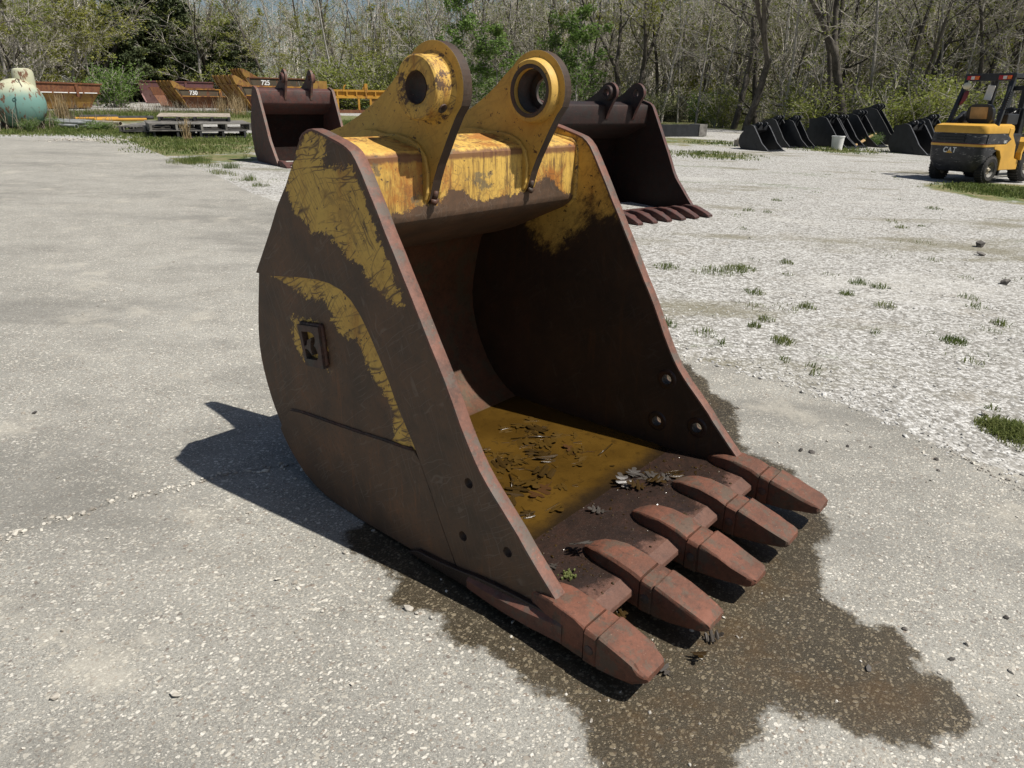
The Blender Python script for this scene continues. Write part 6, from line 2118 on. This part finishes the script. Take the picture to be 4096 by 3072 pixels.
for u, v, n in [(575, 458, 260), (600, 455, 200), (640, 455, 160), (700, 458, 160), (760, 458, 200), (800, 456, 200), (850, 458, 160), (900, 462, 140), (940, 462, 120), (200, 462, 90), (330, 462, 120), (40, 500, 150), (1180, 470, 60)]:
    weeds.append((u, v, 2.6, int(n * .5), .3, 1.15, .6))
for u, v, n in [(150, 512, 24), (100, 520, 26), (40, 522, 40), (250, 500, 40), (300, 500, 30), (350, 500, 24)]:
    weeds.append((u, v, .9, n, .4, 1.3, .6))
grass_obj('dead_weeds', weeds, MT['deadtwig'], 'grey dead weed stalks in front of the dump bodies', .009, .75)

def straw(u, v, h, n, r, label):
    p = at(u, v)
    q = r * rg.random(n) ** .7
    a = rg.uniform(0, 6.283, n)
    P = np.column_stack([q * np.cos(a), q * np.sin(a), np.zeros(n)])
    V, F = blades(P, rg.uniform(.55, 1.05, n) * h, rg, .011, .28)
    o = link('dry_grass', mesh_np('dry_grass', V, F, MT['dry']))
    o.location = p
    tag(o, label, 'dry grass')
straw(252, 488, 1.25, 80, .24, 'tall tan clump of dry grass right of the gas tank')
straw(272, 488, .95, 36, .18, 'shorter dry grass leaning out of the tall tan clump')
straw(950, 466, 1.4, 110, .45, 'tan dry grass clump below the number 740')
straw(890, 462, 1.2, 70, .35, 'small tan dry grass clump left of the bigger one by number 740')
straw(750, 560, .75, 36, .12, 'single dry grass tuft in front of the pallets')

# a few thin broad-leaved weeds in front of the tank
plant_at('shrub_bright_0', 102, at(102, 520).y - .8, (.20, .16), .2, 'weed', 'green weed growing up in front of the gas tank', 'weed')
plant_at('shrub_bright_1', 190, at(190, 510).y, (.3, .13), 1.2, 'weed', 'low green weeds right of the gas tank', 'weed')
plant_at('shrub_bright_0', 380, at(380, 520).y, (.4, .11), 2.2, 'weed', 'low green weeds in front of the pipe heap', 'weed')
plant_at('shrub_bright_1', 1545, at(1545, 500).y, (.7, .3), 3.2, 'weed', 'weeds in front of the truck frame', 'weed')
plant_at('shrub_bright_0', 3520, at(3520, 585).y - .5, (.22, .20), .2, 'weed', 'small green weed in front of the tallest black bucket', 'weed')

# oak leaves
def leafmat(name, c, rough):
    t = NT(name)
    P = t.obj()
    n = t.noise(P, 60, 4)
    return t.done(t.bsdf(t.mix(n, tuple(x * .6 for x in c), tuple(x * 1.4 for x in c)), rough, t.bump(n, .3, .002), .5))
MT['oak_wet'] = leafmat('wet_brown_oak_leaf', (.038, .022, .006), .25)
MT['oak_grey'] = leafmat('grey_oak_leaf', (.060, .052, .044), .35)
MT['oak_red'] = leafmat('reddish_oak_leaf', (.060, .028, .010), .3)
LOBES = [(0, 0), (.05, .06), (.06, .14), (.20, .13), (.26, .17), (.24, .23), (.10, .27), (.09, .32), (.28, .33), (.38, .40), (.37, .48), (.30, .51), (.12, .49), (.10, .56), (.24, .60), (.30, .68), (.26, .75), (.12, .73), (.09, .80), (.13, .88), (.08, .96), (0, 1.0)]
def oak_mesh(seed, mat, curl=1.0):
    r_ = random.Random(seed)
    rt = [(x * r_.uniform(.8, 1.15), y) for x, y in LOBES]
    lf = [(-x * r_.uniform(.8, 1.15), y) for x, y in LOBES[::-1][1:-1]]
    pts = rt + lf
    cu, tw = r_.uniform(-.25, .35) if curl == 1 else r_.uniform(1.2, 2.2) * curl / 7, r_.uniform(-.25, .25)
    tri = geometry.tessellate_polygon([[Vector((x, y, 0)) for x, y in pts]])
    V = [(x, y, cu * x * x + tw * x * (y - .5) + .12 * math.sin(y * 4 + seed) * .5) for x, y in pts]
    # a little thickness and a stalk
    n = len(V)
    V2 = V + [(x, y, z - .012) for x, y, z in V]
    F = [list(t) for t in tri] + [[i + n for i in reversed(t)] for t in tri] + [[i, (i + 1) % n, (i + 1) % n + n, i + n] for i in range(n)]
    b = len(V2)
    V2 += [(-.012, .02, .0), (.012, .02, .0), (.0, .02, .02), (.03, -.28, .03), (.04, -.28, .03), (.035, -.28, .045)]
    F += [[b, b + 1, b + 4, b + 3], [b + 1, b + 2, b + 5, b + 4], [b + 2, b, b + 3, b + 5]]
    me = bpy.data.meshes.new('oak_leaf')
    me.from_pydata(V2, [], F)
    me.materials.append(mat)
    me.update()
    return me
MT['oak_silt'] = leafmat('silt_coated_oak_leaf', (.062, .035, .007), .3)
OAK = [oak_mesh(i, MT['oak_wet'] if i % 3 == 0 else MT['oak_silt']) for i in range(7)]
OAKG = [oak_mesh(20 + i, MT['oak_grey'], 2.4) for i in range(4)]
OAKC = [oak_mesh(60 + i, MT['oak_wet'], 2.0) for i in range(4)]
OAKR = [oak_mesh(40 + i, MT['oak_red']) for i in range(3)]
rl = random.Random(17)
def oak(me, P, s, rot, label, group=None):
    o = link('oak_leaf', me)
    o.location, o.rotation_euler, o.scale = P, rot, (s, s, s)
    tag(o, label, 'leaf', group)
for i in range(74):
    for _ in range(40):
        x, yf = (rl.gauss(.72, .22), rl.gauss(-.42, .15)) if i % 3 else (rl.uniform(.16, 1.16), rl.uniform(-.8, -.02))
        if .16 < x < 1.16 and -.80 < yf < -.02: break
    _s = rl.uniform(.08, .15)
    oak(rl.choice(OAK), bpt(x, yf, .0668 + rl.uniform(-.002, .002)), _s, (rl.uniform(-.05, .05), rl.uniform(-.05, .05), rl.uniform(0, 6.28)), ('large' if _s > .105 else 'small') + ' sodden oak leaf half sunk in rainwater, ' + ('towards the near plate' if x < .55 else 'towards the far plate' if x > .9 else 'in the middle') + (', at the back' if yf < -.5 else ', at the front' if yf > -.3 else ''), 'sodden oak leaves in the rainwater')
oak(OAKR[0], bpt(.62, -.10, .070), .13, (.05, .02, 2.5), 'reddish oak leaf floating nearest the front of the rainwater')
oak(OAKR[1], bpt(.98, -.16, .069), .12, (.05, .12, 1.2), 'reddish curled oak leaf in the rainwater near the far plate')
oak(OAKG[0], bpt(.300, .335, .137), .105, (-.35, .2, .65), 'grey oak leaf draped over the second adapter from the near side')
oak(OAKG[1], bpt(.20, .265, .080), .06, (.1, .1, 2.4), 'dark grey leaf scrap on the lip behind the second adapter')
oak(OAKG[2], bpt(.60, .20, .079), .075, (.06, .05, 1.4), 'grey oak leaf lying flat on the middle of the lip')
oak(OAKG[3], bpt(.80, .17, .085), .10, (.15, .1, .3), 'shiny grey oak leaf at the foot of the fourth adapter')
for i, (x, yf, z, m_) in enumerate([(.86, .22, .086, 0), (.92, .18, .084, 1), (.98, .20, .084, 2), (.90, .13, .080, 3), (1.02, .14, .080, 0), (1.06, .22, .086, 1), (.97, .27, .086, 2)]):
    oak((OAKC + OAKG)[m_ * 2], bpt(x, yf, z), rl.uniform(.08, .11), (rl.uniform(-.2, .2), rl.uniform(-.2, .2), rl.uniform(0, 6.28)), 'wet dark leaf in the clump between the two farthest adapters', 'clump of wet leaves on the lip')
for u, v, m_, lab in [(2810, 2570, OAKG[1], 'crumpled grey leaf on the wet concrete in front of the second tooth'), (2795, 2625, OAKC[2], 'dark leaf standing on the wet concrete below the crumpled grey one'), (2680, 2720, OAKG[2], 'torn grey leaf on the wet concrete beside the nearest tooth'), (2440, 2500, OAKC[3], 'brown leaf in the shade between the two nearest teeth')]:
    p = at(u, v)
    oak(m_, Vector((p.x, p.y, p.z + .015)), .07, (.5, .2, rl.uniform(0, 6.28)), lab)
p = at(3070, 1990)
# twigs in the water
for i, (x0, y0, x1, y1) in enumerate([(1.0, -.36, .84, -.50), (1.12, -.12, .98, -.10), (.58, -.28, .50, -.20), (.30, .02, .26, -.06), (.42, -.62, .62, -.66)]):
    g = MB()
    a, b = bpt(x0, y0, .069), bpt(x1, y1, .072)
    g.tube([Vector((0, 0, 0)), (b - a) * .5 + Vector((.008, .006, .004)), b - a], [.004, .0035, .002], 6)
    o = g.build('twig', MT['oak_wet'], None, 3.1)
    o.location = a
    tag(o, ('dark twig floating near the shaded side of the rainwater', 'twig at the waterline by the far plate', 'short twig in the middle of the rainwater', 'tiny twig near the front edge of the rainwater', 'long thin twig at the back of the rainwater')[i], 'twig')
# grit and leaf crumbs on the lip
_n = 420
_x, _y = rg.uniform(.06, 1.25, _n), rg.uniform(.10, .47, _n)
_keep = (rg.random(_n) < np.exp(-((_x - .95) / .22) ** 2 * .5) + np.exp(-((_x - .27) / .07) ** 2 * .5) * .8 + .18)
_P = np.array([bpt(a, b, float(np.interp(b, [.02, .1, .18, .28, .38, .47], [.052, .066, .074, .080, .082, .078]))) for a, b in zip(_x[_keep], _y[_keep])])
V, F = stones_np(_P + np.array([0, 0, .001]), np.clip(np.exp(rg.normal(-5.7, .5, len(_P))), .0015, .008), rg, .5)
o = link('lip_debris', mesh_np('lip_debris', V, F, MT['oak_wet']))
tag(o, 'dark grit and leaf crumbs lying on the wet bucket lip', kind='stuff')
# moss on the lip
q = bpt(.175, .34, .083)
mp = np.column_stack([rg.normal(0, .010, 60), rg.normal(0, .010, 60), np.abs(rg.normal(0, .005, 60))])
V, F = stones_np(mp, rg.uniform(.003, .006, 60), rg, 1.0)
o = link('moss', mesh_np('moss', V, F, MT['leaf_olive']))
o.location = q
tag(o, 'small cushion of green moss on the lip beside the near plate', 'moss')
